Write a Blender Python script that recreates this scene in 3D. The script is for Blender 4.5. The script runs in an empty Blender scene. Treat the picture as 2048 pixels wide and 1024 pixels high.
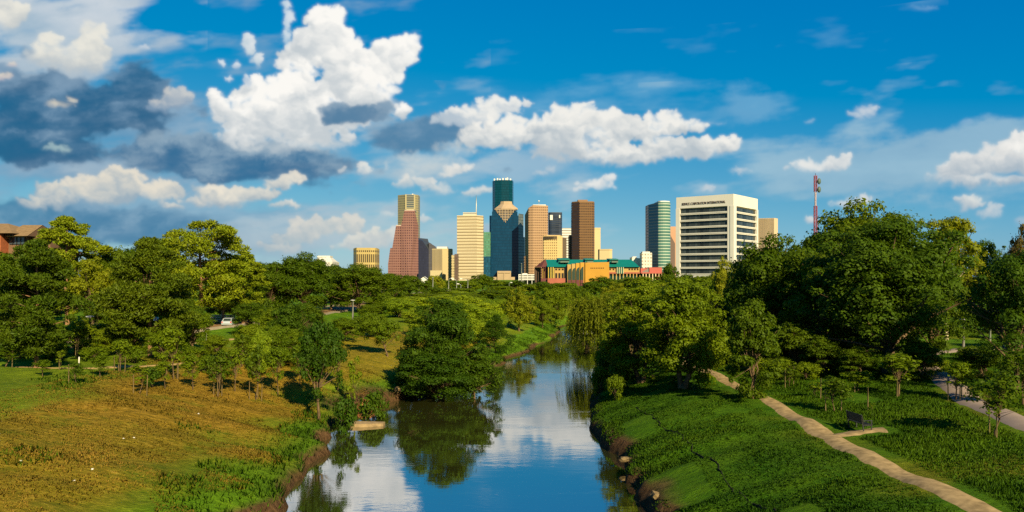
import bpy, bmesh, math, random
import numpy as np
from mathutils import Vector, Matrix
random.seed(4)
SC = bpy.context.scene
EXPO = 1.0
# ================================================================ camera, sky, sun, exposure
EYE = 12.0                       # the camera stands on a bridge, 12 m above the water
F = 1600.0                       # sight lines: 1600 units of plan depth per unit across
HOR = 555.0
cam_d = bpy.data.cameras.new('camera'); cam = bpy.data.objects.new('camera', cam_d)
SC.collection.objects.link(cam); SC.camera = cam
cam.location = (0, 0, EYE); cam.rotation_euler = (math.radians(90), 0, 0)
cam_d.sensor_width = 36; cam_d.lens = 36*F/2048; cam_d.shift_y = (HOR-512)/2048
cam_d.clip_start = .5; cam_d.clip_end = 30000
SUN_H = Vector((.43, -.903)); SUN_EL = math.radians(29)
sun_vec = Vector((SUN_H.x*math.cos(SUN_EL), SUN_H.y*math.cos(SUN_EL), math.sin(SUN_EL)))
sun_d = bpy.data.lights.new('sun', 'SUN'); sun_d.energy = 4.8; sun_d.angle = math.radians(.6); sun_d.color = (1, .86, .54)
sun = bpy.data.objects.new('sun', sun_d); SC.collection.objects.link(sun)
sun.rotation_euler = (-sun_vec).to_track_quat('-Z', 'Y').to_euler(); sun.location = (0, -50, 80)
SC.view_settings.view_transform = 'Standard'; SC.view_settings.look = 'None'
SC.view_settings.exposure = EXPO; SC.view_settings.gamma = 1
SC.render.engine = 'CYCLES'
SC.cycles.max_bounces = 10; SC.cycles.diffuse_bounces = 6; SC.cycles.glossy_bounces = 3
SC.cycles.transmission_bounces = 6; SC.cycles.transparent_max_bounces = 4
SC.cycles.use_denoising = False
SC.cycles.caustics_reflective = False; SC.cycles.caustics_refractive = False
# ---------------------------------------------------------------- cloud cover (computed, azimuth x tan(elevation))
SKY_W, SKY_H, SKY_S = 2440, 700, 1400.0        # samples; samples per radian
def value_noise(x, y, seed):
    n = 256
    tab = np.random.RandomState(seed).rand(n, n).astype(np.float32)
    xi = np.floor(x).astype(np.int32); yi = np.floor(y).astype(np.int32)
    fx = x - xi; fy = y - yi
    fx = fx*fx*fx*(fx*(fx*6-15)+10); fy = fy*fy*fy*(fy*(fy*6-15)+10)
    x0 = xi % n; x1 = (xi+1) % n; y0 = yi % n; y1 = (yi+1) % n
    a = tab[y0, x0]*(1-fx)+tab[y0, x1]*fx
    b = tab[y1, x0]*(1-fx)+tab[y1, x1]*fx
    return a*(1-fy)+b*fy
def fbm(x, y, seed, octv=5, gain=.5):
    s = 0; a = 1; t = 0
    for k in range(octv):
        s = s+a*(value_noise(x*2**k+17.3*k, y*2**k+9.1*k, seed+k)-.5); t += a; a *= gain
    return s/t*2
def worley(x, y, seed):
    n = 128
    r = np.random.RandomState(seed); jx = r.rand(n, n).astype(np.float32); jy = r.rand(n, n).astype(np.float32)
    xi = np.floor(x).astype(np.int32); yi = np.floor(y).astype(np.int32)
    d = np.full(x.shape, 9., np.float32)
    for i in (-1, 0, 1):
        for j in (-1, 0, 1):
            cx = (xi+i) % n; cy = (yi+j) % n
            q = (xi+i+jx[cy, cx]-x)**2+(yi+j+jy[cy, cx]-y)**2
            d = np.minimum(d, q)
    return np.sqrt(d)
def sstep(a, b, x):
    t = np.clip((x-a)/(b-a), 0, 1); return t*t*(3-2*t)
# each lobe: centre and half-axes in 1/1600 of the horizontal distance, from straight ahead at eye level
def lobes(s):
    return [tuple(float(q) for q in e.split(',')) for e in s.split()]
CUM = [  # (lobes, edge softness, lit colour, shade colour, opacity, billow size, billow strength, base shade)
 ('veil', '100,50,150,95 190,60,80,80 30,30,90,80 140,130,90,45', .9, (.74,.76,.76), (.45,.55,.62), .80),
 ('veil', '1240,225,330,70 1500,215,80,40', 1.0, (.30,.55,.72), (.3,.5,.66), .38),
 ('veil', '1800,310,260,50 1950,280,200,45 1650,360,170,60 1900,370,180,45', 1.0, (.42,.58,.66), (.35,.5,.6), .60),
 ('veil', '240,440,330,80 500,460,260,60 100,330,240,60', 1.0, (.30,.45,.58), (.12,.28,.45), .75),
 ('veil', '700,470,300,60 860,350,120,70', 1.0, (.60,.66,.66), (.4,.5,.58), .50),
 ('veil', '1120,335,160,40 1010,330,90,40', 1.0, (.5,.60,.66), (.4,.52,.62), .55),
 ('dark', '120,460,200,44 330,470,160,40 60,420,120,40 230,430,160,30', .9, (.20,.36,.50), (.03,.17,.33), .80),
 ('cum', '640,455,80,26 600,470,60,20 690,450,50,24 560,493,60,16', .22, (.74,.70,.62), (.42,.50,.54), .85),
 ('cum', '755,480,80,24 700,492,50,14 800,470,40,16', .28, (.80,.76,.66), (.50,.55,.57), .8),
 ('cum', '772,434,24,12 845,436,20,11', .4, (.80,.78,.72), (.5,.56,.6), .7),
 ('cum', '15,30,40,45 150,125,80,45 185,95,45,60 100,115,60,40', .30, (.85,.82,.72), (.55,.58,.58), .9),
 ('veil', '90,230,230,120 420,310,280,80 300,200,120,80', .9, (.36,.47,.57), (.11,.26,.43), .72),
 ('dark', '50,165,110,50 150,225,200,65 285,150,45,60 30,270,130,60 265,215,130,48 90,310,130,25', .45, (.20,.33,.47), (.006,.095,.215), .88),
 ('cum', '352,200,44,30 320,215,40,22', .3, (.62,.62,.60), (.20,.32,.46), .9),
 ('cum', '115,211,32,12 140,200,15,10', .4, (.72,.66,.54), (.3,.4,.5), .9),
 ('cum', '8,155,22,12 25,130,15,10', .4, (.85,.75,.6), (.4,.4,.5), .9),
 ('cum', '120,297,38,12', .6, (.45,.60,.60), (.3,.45,.5), .8),
 ('dark', '440,300,190,36 520,335,170,30 330,310,110,30 620,330,120,28 430,350,90,20', .55, (.30,.42,.52), (.02,.125,.27), .88),
 ('cum', '655,45,45,38 650,95,62,55 600,125,48,40 690,120,44,52 780,120,50,46 760,150,58,46 815,85,26,26 832,103,14,12 690,180,85,55 590,205,80,60 520,205,66,48 560,250,90,48 480,235,50,40 440,215,26,36 428,190,13,15 660,230,110,50 750,190,58,55 795,222,18,26 480,270,64,30 610,272,120,34 720,150,60,50 600,245,110,50', .12, (.97,.95,.90), (.52,.58,.62), 1.0),
 ('cum', '575,40,14,36 570,10,17,13 568,75,10,22', .35, (.86,.88,.88), (.5,.65,.75), .85),
 ('cum', '497,92,16,30 512,120,14,24 492,75,10,12', .25, (.90,.90,.88), (.55,.65,.7), .9),
 ('cum', '465,130,9,15 440,128,7,11 455,160,12,6 487,160,10,20', .35, (.86,.88,.88), (.5,.6,.7), .85),
 ('cum', '292,96,14,8', .5, (.8,.8,.8), (.5,.6,.7), .7),
 ('dark', '700,222,58,26 660,235,30,20 740,225,35,20', .35, (.22,.34,.46), (.05,.18,.33), .92),
 ('dark', '830,262,110,36 780,275,70,30 900,250,60,30', .6, (.24,.36,.48), (.08,.20,.34), .85),
 ('cum', '560,300,70,22 640,295,80,22 690,285,40,14 500,300,50,16', .7, (.75,.76,.74), (.45,.53,.58), .6),
 ('cum', '860,330,80,34 820,355,40,28 905,300,60,25', .8, (.66,.70,.68), (.48,.57,.62), .7),
 ('cum', '905,338,32,16 930,330,16,10 890,350,30,8', .3, (.85,.82,.75), (.55,.6,.62), .9),
 ('cum', '810,368,34,18 880,376,46,15 955,384,40,11 850,362,30,14', .45, (.78,.76,.70), (.5,.57,.6), .8),
 ('cum', '733,338,24,12 725,345,20,8', .3, (.85,.83,.76), (.5,.58,.63), .9),
 ('dark', '655,346,24,9 810,395,22,7', .7, (.3,.45,.55), (.2,.35,.48), .6),
 ('cum', '683,342,8,8 778,330,10,12', .5, (.8,.78,.72), (.5,.58,.63), .7),
 ('cum', '200,385,150,36 250,352,50,24 110,402,70,24 310,388,70,26 170,375,60,30 60,410,40,14 240,345,20,16', .20, (.80,.74,.62), (.30,.41,.50), .95),
 ('cum', '455,395,100,24 420,385,50,18 500,390,70,20 560,370,45,18 590,358,25,14 340,414,40,8 390,405,50,14', .20, (.86,.79,.66), (.34,.43,.50), .95),
 ('cum', '575,411,34,9 550,415,30,6', .3, (.80,.75,.66), (.4,.5,.55), .9),
 ('cum', '990,215,66,24 945,240,56,32 905,240,40,24 1050,203,18,8', .18, (.90,.88,.82), (.45,.54,.62), .95),
 ('cum', '1020,262,105,36 960,275,66,28 1160,252,100,46 1150,228,55,24 1090,262,70,34 1225,262,75,38 1330,250,55,30 1290,265,60,26 1385,252,40,18 1380,298,115,30 1455,292,45,22 1330,302,80,26 1100,308,60,22 1200,310,120,28 1260,315,90,24 1150,290,110,40', .16, (.90,.88,.82), (.44,.51,.56), .97),
 ('cum', '1430,248,28,5 1090,222,32,6', .8, (.7,.76,.8), (.5,.6,.7), .5),
 ('cum', '1195,367,52,15 1228,354,20,11 1165,378,25,8', .25, (.84,.83,.79), (.52,.59,.63), .92),
 ('cum', '1080,345,18,9 1105,338,14,10', .7, (.7,.72,.72), (.5,.58,.64), .6),
 ('cum', '1728,220,34,17 1712,232,28,14 1745,214,16,10', .35, (.66,.70,.74), (.40,.52,.64), .85),
 ('cum', '1617,242,17,6', .6, (.55,.66,.74), (.4,.55,.68), .75),
 ('cum', '1925,240,22,11', .8, (.38,.54,.70), (.3,.48,.64), .55),
 ('cum', '1845,16,45,11', 1.0, (.35,.55,.75), (.3,.5,.7), .4),
 ('cum', '390,76,45,12 415,66,30,8', 1.0, (.30,.52,.72), (.3,.5,.7), .4),
 ('cum', '1640,335,75,16 1690,322,26,18 1620,328,40,14 1665,328,24,16', .22, (.84,.83,.79), (.50,.57,.62), .92),
 ('cum', '1482,345,30,8', .6, (.66,.70,.72), (.45,.56,.64), .8),
 ('cum', '1410,378,26,9', .6, (.62,.67,.70), (.45,.56,.64), .8),
 ('cum', '1960,335,95,30 1900,350,60,18 2010,325,70,36 2070,330,90,40', .22, (.76,.76,.74), (.40,.48,.55), .95),
 ('cum', '2030,300,42,30 2070,300,50,36 2010,310,20,16', .15, (.93,.91,.86), (.6,.63,.64), .97),
 ('cum', '1940,362,90,14 2020,362,80,14', .4, (.72,.73,.72), (.38,.47,.55), .9),
 ('cum', '1935,402,42,20 1925,395,25,16', .25, (.74,.75,.72), (.42,.5,.57), .92),
 ('cum', '1980,425,36,18 1990,415,22,14', .35, (.62,.66,.68), (.38,.48,.57), .85),
 ('cum', '1690,412,40,14 1720,405,25,12 1618,436,24,12', .35, (.78,.77,.73), (.5,.57,.62), .85),
 ('cum', '2060,440,40,18', .6, (.5,.58,.65), (.4,.5,.6), .6),
]
def blur(a, n):
    # three box passes: close to a gaussian of about n samples
    for _ in range(2):
        for ax in (0, 1):
            p = np.pad(a, [(n+1, n) if k == ax else (0, 0) for k in (0, 1)], mode='edge')
            c = np.cumsum(p, axis=ax, dtype=np.float64)
            a = ((c[2*n+1:] - c[:-2*n-1]) if ax == 0 else (c[:, 2*n+1:] - c[:, :-2*n-1]))/(2*n+1)
            a = a.astype(np.float32)
    return a
def cloud_cover():
    sx = (np.arange(SKY_W, dtype=np.float32)-SKY_W/2+.5)/SKY_S
    sy = (np.arange(SKY_H, dtype=np.float32)+.5)/SKY_S
    AZ, T = np.meshgrid(sx, sy)
    X = 1024+1600*np.tan(AZ); Y = 555-1600*T/np.cos(AZ)
    wx = fbm(X/80, Y/80, 3, 3)*14+fbm(X/24, Y/24, 40, 5, .62)*11; wy = fbm(X/80, Y/80, 11, 3)*10+fbm(X/24, Y/24, 50, 5, .62)*10
    Xw = X+wx; Yw = Y+wy
    b2 = 1-worley(Xw/15, Yw/13.5, 6); b3 = 1-worley(Xw/6.5, Yw/6, 7)
    bil = blur(b2*.6+b3*.4, 1)
    soft = fbm(Xw/55, Yw/36, 21, 7, .6)
    fine = fbm(Xw/12, Yw/10, 31, 5, .6)
    low = fbm(X/120+Y/160, Y/42, 61, 4, .5); mid = fbm(Xw/60, Yw/34, 71, 4, .5)
    rgb = np.zeros((SKY_H, SKY_W, 3), np.float32); al = np.zeros((SKY_H, SKY_W), np.float32)
    R = np.random.RandomState(12)
    for kind, ls, edge, lit, shade, op in CUM:
        L = lobes(ls)
        x0 = min(l[0]-l[2]*1.9 for l in L)-30; x1 = max(l[0]+l[2]*1.9 for l in L)+30
        y0 = min(l[1]-l[3]*1.9 for l in L)-30; y1 = max(l[1]+l[3]*1.9 for l in L)+30
        m = (X > x0) & (X < x1) & (Y > y0) & (Y < y1)
        if not m.any(): continue
        r = np.where(m.any(1))[0]; c = np.where(m.any(0))[0]
        S = np.s_[r[0]:r[-1]+1, c[0]:c[-1]+1]
        x = Xw[S]; y = Yw[S]
        if kind == 'cum':
            puffs = []                                   # x, y, rx, ry, z, body light
            for lx, ly, rx, ry in L:
                puffs.append((lx, ly, rx*.80, ry*.80, 0., 0.))
                r0 = min(rx, ry)
                n1 = int(np.clip(10*(rx+ry)/(2*r0)*max(.5, min(1.6, r0/24)), 5, 34))
                for k in range(n1):
                    th = R.uniform(-.25, math.pi+.25) if R.rand() < .8 else R.uniform(0, 2*math.pi)
                    q = R.uniform(.15, .80)
                    px = lx+rx*q*math.cos(th); py = ly-ry*q*math.sin(th)
                    s = r0*R.uniform(.26, .46)
                    puffs.append((px, py, s*R.uniform(1., 1.35), s, r0*R.uniform(.3, .75), .25*math.sin(th)*q+.10*math.cos(th)*q))
                    if r0 > 16:
                        for j in range(3):
                            t2 = R.uniform(-.4, math.pi+.4); q2 = R.uniform(.5, .95)
                            s2 = s*R.uniform(.32, .55)
                            puffs.append((px+s*q2*math.cos(t2), py-s*q2*math.sin(t2), s2*1.15, s2, r0*.55+s*R.uniform(.2, .6), .25*math.sin(th)*q+.10*math.cos(th)*q+.06*math.sin(t2)))
            Hm = np.full(x.shape, -1e3, np.float32); V = np.zeros(x.shape, np.float32); D = np.full(x.shape, -1., np.float32)
            for px, py, prx, pry, z, bl in puffs:
                # sample window of this puff (warp stays within 30)
                a0 = np.arctan((px-prx*1.3-30-1024)/1600); a1 = np.arctan((px+prx*1.3+30-1024)/1600)
                cs = math.cos(math.atan((px-1024)/1600))
                t1 = (555-(py-pry*1.3-30))/1600*cs*1.03; t0 = (555-(py+pry*1.3+30))/1600*cs*.97
                i0 = max(int(a0*SKY_S+SKY_W/2)-c[0], 0); i1 = min(int(a1*SKY_S+SKY_W/2)+2-c[0], x.shape[1])
                j0 = max(int(t0*SKY_S)-r[0], 0); j1 = min(int(t1*SKY_S)+2-r[0], x.shape[0])
                if i1 <= i0 or j1 <= j0: continue
                W = np.s_[j0:j1, i0:i1]
                dx = (x[W]-px)/prx; dy = (py-y[W])/pry
                q = dx*dx+dy*dy
                D[W] = np.maximum(D[W], (1-q)*min(1, pry/14+.35))
                zz = np.sqrt(np.maximum(1-q, 0))
                h = z+zz*min(prx, pry)
                up = (h > Hm[W]) & (q < 1)
                lt = .40*dx+.52*dy+.60*zz
                Hm[W] = np.where(up, h, Hm[W]); V[W] = np.where(up, lt+bl*1.6, V[W])
            cyt = np.zeros(x.shape, np.float32); ws = np.full(x.shape, 1e-5, np.float32)
            for lx, ly, rx, ry in L:
                g = np.exp(-(((x-lx)/rx)**2+((y-ly)/ry)**2)); ws += g; cyt += g*((ly-y)/ry*.8+(x-lx)/rx*.25)
            body = np.clip(cyt/ws, -1.4, 1.4)
            under = sstep(.15, -.75, body)
            a = sstep(0, edge*1.1+.26+.75*under+.6*sstep(.0, .40, mid[S]), D+fine[S]*.42+soft[S]*.38+.07)
            Vs = blur(V, 1)*.45+blur(V, 4)*.55
            v = .50+.46*(Vs-.55)+.50*body+.60*mid[S]+.18*soft[S]+.06*(bil[S]-.45)
            v = np.clip(v, 0, 1); v = v*v*(3-2*v)*.6+v*.4
            v = np.clip(v+.08, 0, 1)
        else:
            ksum = np.zeros(x.shape, np.float32); ctr = np.zeros(x.shape, np.float32); ws = np.full(x.shape, 1e-5, np.float32)
            for lx, ly, rx, ry in L:
                g = np.exp(-(((x-lx)/rx)**2+((y-ly)/ry)**2)*1.1); ksum += g; ws += g; ctr += g*((ly-y)/ry)
            up = ctr/ws
            if kind == 'dark':
                D = ksum-.45+mid[S]*.75+soft[S]*.22+fine[S]*.08
                a = sstep(0, edge*.8+.10, D)
                v = np.clip(.40+up*.50+mid[S]*.75+soft[S]*.32+low[S]*.75+.34*sstep(.42, .0, D)-.16*sstep(.2, 1.2, D), -.5, 1.5); v = 1/(1+np.exp(-4.2*(v-.52)))
            else:
                D = ksum-.12+low[S]*1.0+mid[S]*.15
                a = sstep(0, 1.1, D)
                v = np.clip(.6+up*.35+low[S]*.8+mid[S]*.3, 0, 1)
        if kind != 'veil': a = blur(a, 2)*.65+a*.35
        a = a*op
        col = np.asarray(shade, np.float32)*(1-v[..., None])+np.asarray(lit, np.float32)*v[..., None]
        A0 = al[S]; An = a+A0*(1-a)
        C0 = rgb[S]
        rgb[S] = np.where(An[..., None] > 1e-5, (col*a[..., None]+C0*(A0*(1-a))[..., None])/np.maximum(An, 1e-5)[..., None], col)
        al[S] = An
    return rgb, al
# ---------------------------------------------------------------- the sky: Nishita air with the day's cumulus in it
def build_world():
    W = bpy.data.worlds.new('World'); SC.world = W; W.use_nodes = True
    nt = W.node_tree; nt.nodes.clear(); N = nt.nodes.new; Lk = nt.links.new
    rgb, al = cloud_cover()
    img = bpy.data.images.new('cloud_cover', SKY_W, SKY_H, alpha=True, float_buffer=True)
    img.colorspace_settings.name = 'Non-Color'
    buf = np.concatenate([rgb, al[..., None]], 2).astype(np.float32)
    img.alpha_mode = 'CHANNEL_PACKED'
    img.pixels.foreach_set(buf.ravel()); img.update(); img.pack()
    out = N('ShaderNodeOutputWorld'); bg = N('ShaderNodeBackground'); bg.inputs[1].default_value = SKY_STRENGTH
    Lk(bg.outputs[0], out.inputs[0])
    sky = N('ShaderNodeTexSky'); sky.sky_type = 'NISHITA'; sky.sun_disc = False
    sky.sun_elevation = SUN_EL; sky.sun_rotation = math.atan2(SUN_H.x, SUN_H.y)
    sky.altitude = 0; sky.air_density = .6; sky.dust_density = .4; sky.ozone_density = 3.0
    tc = N('ShaderNodeTexCoord'); sp = N('ShaderNodeSeparateXYZ'); Lk(tc.outputs['Generated'], sp.inputs[0])
    def M(op, a, b=None):
        m = N('ShaderNodeMath'); m.operation = op
        for i, q in enumerate((a, b)):
            if q is None: continue
            if hasattr(q, 'is_linked'): Lk(q, m.inputs[i])
            else: m.inputs[i].default_value = q
        return m.outputs[0]
    # grade of the air: deep azure overhead, paler and a touch warmer low down
    cs = N('ShaderNodeSeparateColor'); Lk(sky.outputs[0], cs.inputs[0])
    K = 1/(SKY_STRENGTH*2**EXPO)
    cr = M('MULTIPLY', M('MAXIMUM', M('SUBTRACT', cs.outputs[0], 1.45), 0), .085*K)
    cg = M('MULTIPLY', M('POWER', M('MULTIPLY', cs.outputs[1], .1), .74), .70*K)
    cbl = M('MULTIPLY', M('POWER', M('MULTIPLY', cs.outputs[2], .1), .25), .66*K)
    air = N('ShaderNodeCombineColor'); Lk(cr, air.inputs[0]); Lk(cg, air.inputs[1]); Lk(cbl, air.inputs[2])
    az = M('ARCTAN2', sp.outputs[0], sp.outputs[1])
    hyp = M('SQRT', M('ADD', M('MULTIPLY', sp.outputs[0], sp.outputs[0]), M('MULTIPLY', sp.outputs[1], sp.outputs[1])))
    te = M('DIVIDE', sp.outputs[2], M('MAXIMUM', hyp, 1e-4))
    u = M('ADD', M('MULTIPLY', az, SKY_S/SKY_W), .5); v = M('MULTIPLY', te, SKY_S/SKY_H)
    cb = N('ShaderNodeCombineXYZ'); Lk(u, cb.inputs[0]); Lk(v, cb.inputs[1])
    ti = N('ShaderNodeTexImage'); ti.image = img; ti.extension = 'CLIP'; ti.interpolation = 'Cubic'
    Lk(cb.outputs[0], ti.inputs[0])
    sc = N('ShaderNodeVectorMath'); sc.operation = 'SCALE'; sc.inputs['Scale'].default_value = K*CLOUD_GAIN
    Lk(ti.outputs['Color'], sc.inputs[0])
    mx = N('ShaderNodeMix'); mx.data_type = 'RGBA'
    Lk(ti.outputs['Alpha'], mx.inputs[0]); Lk(air.outputs[0], mx.inputs[6]); Lk(sc.outputs[0], mx.inputs[7])
    Lk(mx.outputs[2], bg.inputs[0])
SKY_STRENGTH, CLOUD_GAIN = .06, 1.0
build_world()
# ================================================================ helpers
def P(x, y, D):
    """point seen at (x, y) of the 2048-wide picture at plan depth D"""
    return Vector(((x-1024)*D/F, D, EYE+(HOR-y)*D/F))
def zpx(y, D): return EYE+(HOR-y)*D/F
def xpx(x, D): return (x-1024)*D/F
def tag(o, label=None, cat=None, group=None, kind=None):
    if label: o['label'] = label
    if cat: o['category'] = cat
    if group: o['group'] = group
    if kind: o['kind'] = kind
    return o
def empty(name, loc, rz=0, label=None, cat=None, group=None):
    o = bpy.data.objects.new(name, None); SC.collection.objects.link(o)
    o.location = loc; o.rotation_euler = (0, 0, rz); o.empty_display_size = .3
    return tag(o, label, cat, group)
class MB:
    """collects faces of one mesh, with a UV in metres"""
    def __init__(s): s.v = []; s.f = []; s.uv = []; s.m = []; s.sm = []
    def face(s, pts, uv=None, m=0, smooth=False):
        i = len(s.v); s.v += [tuple(p) for p in pts]; s.f.append(tuple(range(i, i+len(pts))))
        if uv is None: uv = [(p[0]+p[1]*.37, p[2]) for p in pts]
        s.uv += list(uv); s.m.append(m); s.sm.append(smooth)
    def prism(s, foot, z0, z1, m=0, mtop=None, bottom=False, u0=0):
        """foot: counter-clockwise plan polygon; z1 may be a list (one height per corner)"""
        n = len(foot); zt = z1 if isinstance(z1, (list, tuple)) else [z1]*n
        u = u0
        for i in range(n):
            a, b = foot[i], foot[(i+1) % n]; ln = math.hypot(b[0]-a[0], b[1]-a[1])
            za, zb = zt[i], zt[(i+1) % n]
            s.face([(a[0], a[1], z0), (b[0], b[1], z0), (b[0], b[1], zb), (a[0], a[1], za)], [(u, z0), (u+ln, z0), (u+ln, zb), (u, za)], m)
            u += ln
        s.face([(foot[i][0], foot[i][1], zt[i]) for i in range(n)], m=m if mtop is None else mtop)
        if bottom: s.face([(foot[i][0], foot[i][1], z0) for i in reversed(range(n))], m=m)
    def box(s, x0, x1, y0, y1, z0, z1, m=0):
        s.prism([(x0, y0), (x1, y0), (x1, y1), (x0, y1)], z0, z1, m, bottom=True)
    def bar(s, a, b, w, h=None, m=0, up=(0, 0, 1)):
        a = Vector(a); b = Vector(b); h = w if h is None else h
        t = (b-a).normalized(); up = Vector(up)
        if abs(t.dot(up)) > .95: up = Vector((0, 1, 0))
        r = t.cross(up).normalized()*w/2; q = r.cross(t).normalized()*h/2
        c = [a-r-q, a+r-q, a+r+q, a-r+q, b-r-q, b+r-q, b+r+q, b-r+q]
        for f in ((0, 3, 2, 1), (4, 5, 6, 7), (0, 1, 5, 4), (1, 2, 6, 5), (2, 3, 7, 6), (3, 0, 4, 7)): s.face([c[i] for i in f], m=m)
    def tube(s, pts, rad, n=8, m=0, cap=True):
        pts = [Vector(p) for p in pts]; rings = []
        rr = rad if isinstance(rad, (list, tuple)) else [rad]*len(pts)
        ref = Vector((1, 0, 0))
        for i, p in enumerate(pts):
            t = (pts[min(i+1, len(pts)-1)]-pts[max(i-1, 0)]).normalized()
            if abs(t.dot(ref)) > .9: ref = Vector((0, 1, 0))
            a = t.cross(ref).normalized(); b = t.cross(a).normalized(); ref = b.cross(t).normalized() if abs(b.dot(t)) < .5 else ref
            base = len(s.v)
            for k in range(n):
                g = 2*math.pi*k/n; s.v.append(tuple(p+(a*math.cos(g)+b*math.sin(g))*rr[i]))
            rings.append(base)
        for i in range(len(pts)-1):
            for k in range(n):
                q = (k+1) % n
                s.f.append((rings[i]+k, rings[i+1]+k, rings[i+1]+q, rings[i]+q)); s.uv += [(0, 0)]*4; s.m.append(m); s.sm.append(True)
        if cap:
            for r0 in (rings[0], rings[-1]):
                s.f.append(tuple(r0+k for k in range(n))); s.uv += [(0, 0)]*n; s.m.append(m); s.sm.append(False)
    def lathe(s, c, prof, n=16, m=0):
        rings = []
        for r, z in prof:
            base = len(s.v)
            for k in range(n):
                g = 2*math.pi*k/n; s.v.append((c[0]+r*math.cos(g), c[1]+r*math.sin(g), c[2]+z))
            rings.append(base)
        for i in range(len(prof)-1):
            for k in range(n):
                q = (k+1) % n
                s.f.append((rings[i]+k, rings[i]+q, rings[i+1]+q, rings[i+1]+k)); s.uv += [(0, 0)]*4; s.m.append(m); s.sm.append(True)
        for r0 in (rings[0], rings[-1]):
            s.f.append(tuple(r0+k for k in range(n))); s.uv += [(0, 0)]*n; s.m.append(m); s.sm.append(False)
    def mesh(s, name, mats):
        me = bpy.data.meshes.new(name); me.from_pydata(s.v, [], s.f)
        uvl = me.uv_layers.new(name='UVMap'); uvl.data.foreach_set('uv', [c for p in s.uv for c in p])
        for q in (mats if isinstance(mats, (list, tuple)) else [mats]): me.materials.append(q)
        me.polygons.foreach_set('material_index', s.m); me.polygons.foreach_set('use_smooth', s.sm)
        me.update(); return me
    def build(s, name, mats, parent=None, loc=None):
        o = bpy.data.objects.new(name, s.mesh(name, mats)); SC.collection.objects.link(o)
        if parent is not None: o.parent = parent
        if loc is not None: o.location = loc
        return o
def copy_tree(o, parent=None):
    c = o.copy(); SC.collection.objects.link(c)
    if parent is not None: c.parent = parent
    for ch in list(o.children): copy_tree(ch, c)
    return c
# ---------------------------------------------------------------- materials
def newmat(name):
    m = bpy.data.materials.new(name); m.use_nodes = True
    nt = m.node_tree; b = nt.nodes['Principled BSDF']
    return m, nt, b
def mat(name, col, rough=.7, spec=.3, metal=0, var=.12, scale=1.5, bump=0):
    """plain surface with a little wear-scale variation of its own colour"""
    m, nt, b = newmat(name)
    b.inputs['Roughness'].default_value = rough; b.inputs['Specular IOR Level'].default_value = spec; b.inputs['Metallic'].default_value = metal
    tc = nt.nodes.new('ShaderNodeTexCoord'); nz = nt.nodes.new('ShaderNodeTexNoise'); nz.inputs['Scale'].default_value = scale; nz.inputs['Detail'].default_value = 5
    nt.links.new(tc.outputs['Object'], nz.inputs[0])
    rp = nt.nodes.new('ShaderNodeValToRGB'); rp.color_ramp.elements[0].position = .3; rp.color_ramp.elements[1].position = .7
    rp.color_ramp.elements[0].color = (*[c*(1-var) for c in col], 1); rp.color_ramp.elements[1].color = (*[min(1, c*(1+var)) for c in col], 1)
    nt.links.new(nz.outputs[0], rp.inputs[0]); nt.links.new(rp.outputs[0], b.inputs['Base Color'])
    if bump:
        bp = nt.nodes.new('ShaderNodeBump'); bp.inputs['Strength'].default_value = bump; nt.links.new(nz.outputs[0], bp.inputs['Height']); nt.links.new(bp.outputs[0], b.inputs['Normal'])
    return m
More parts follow.
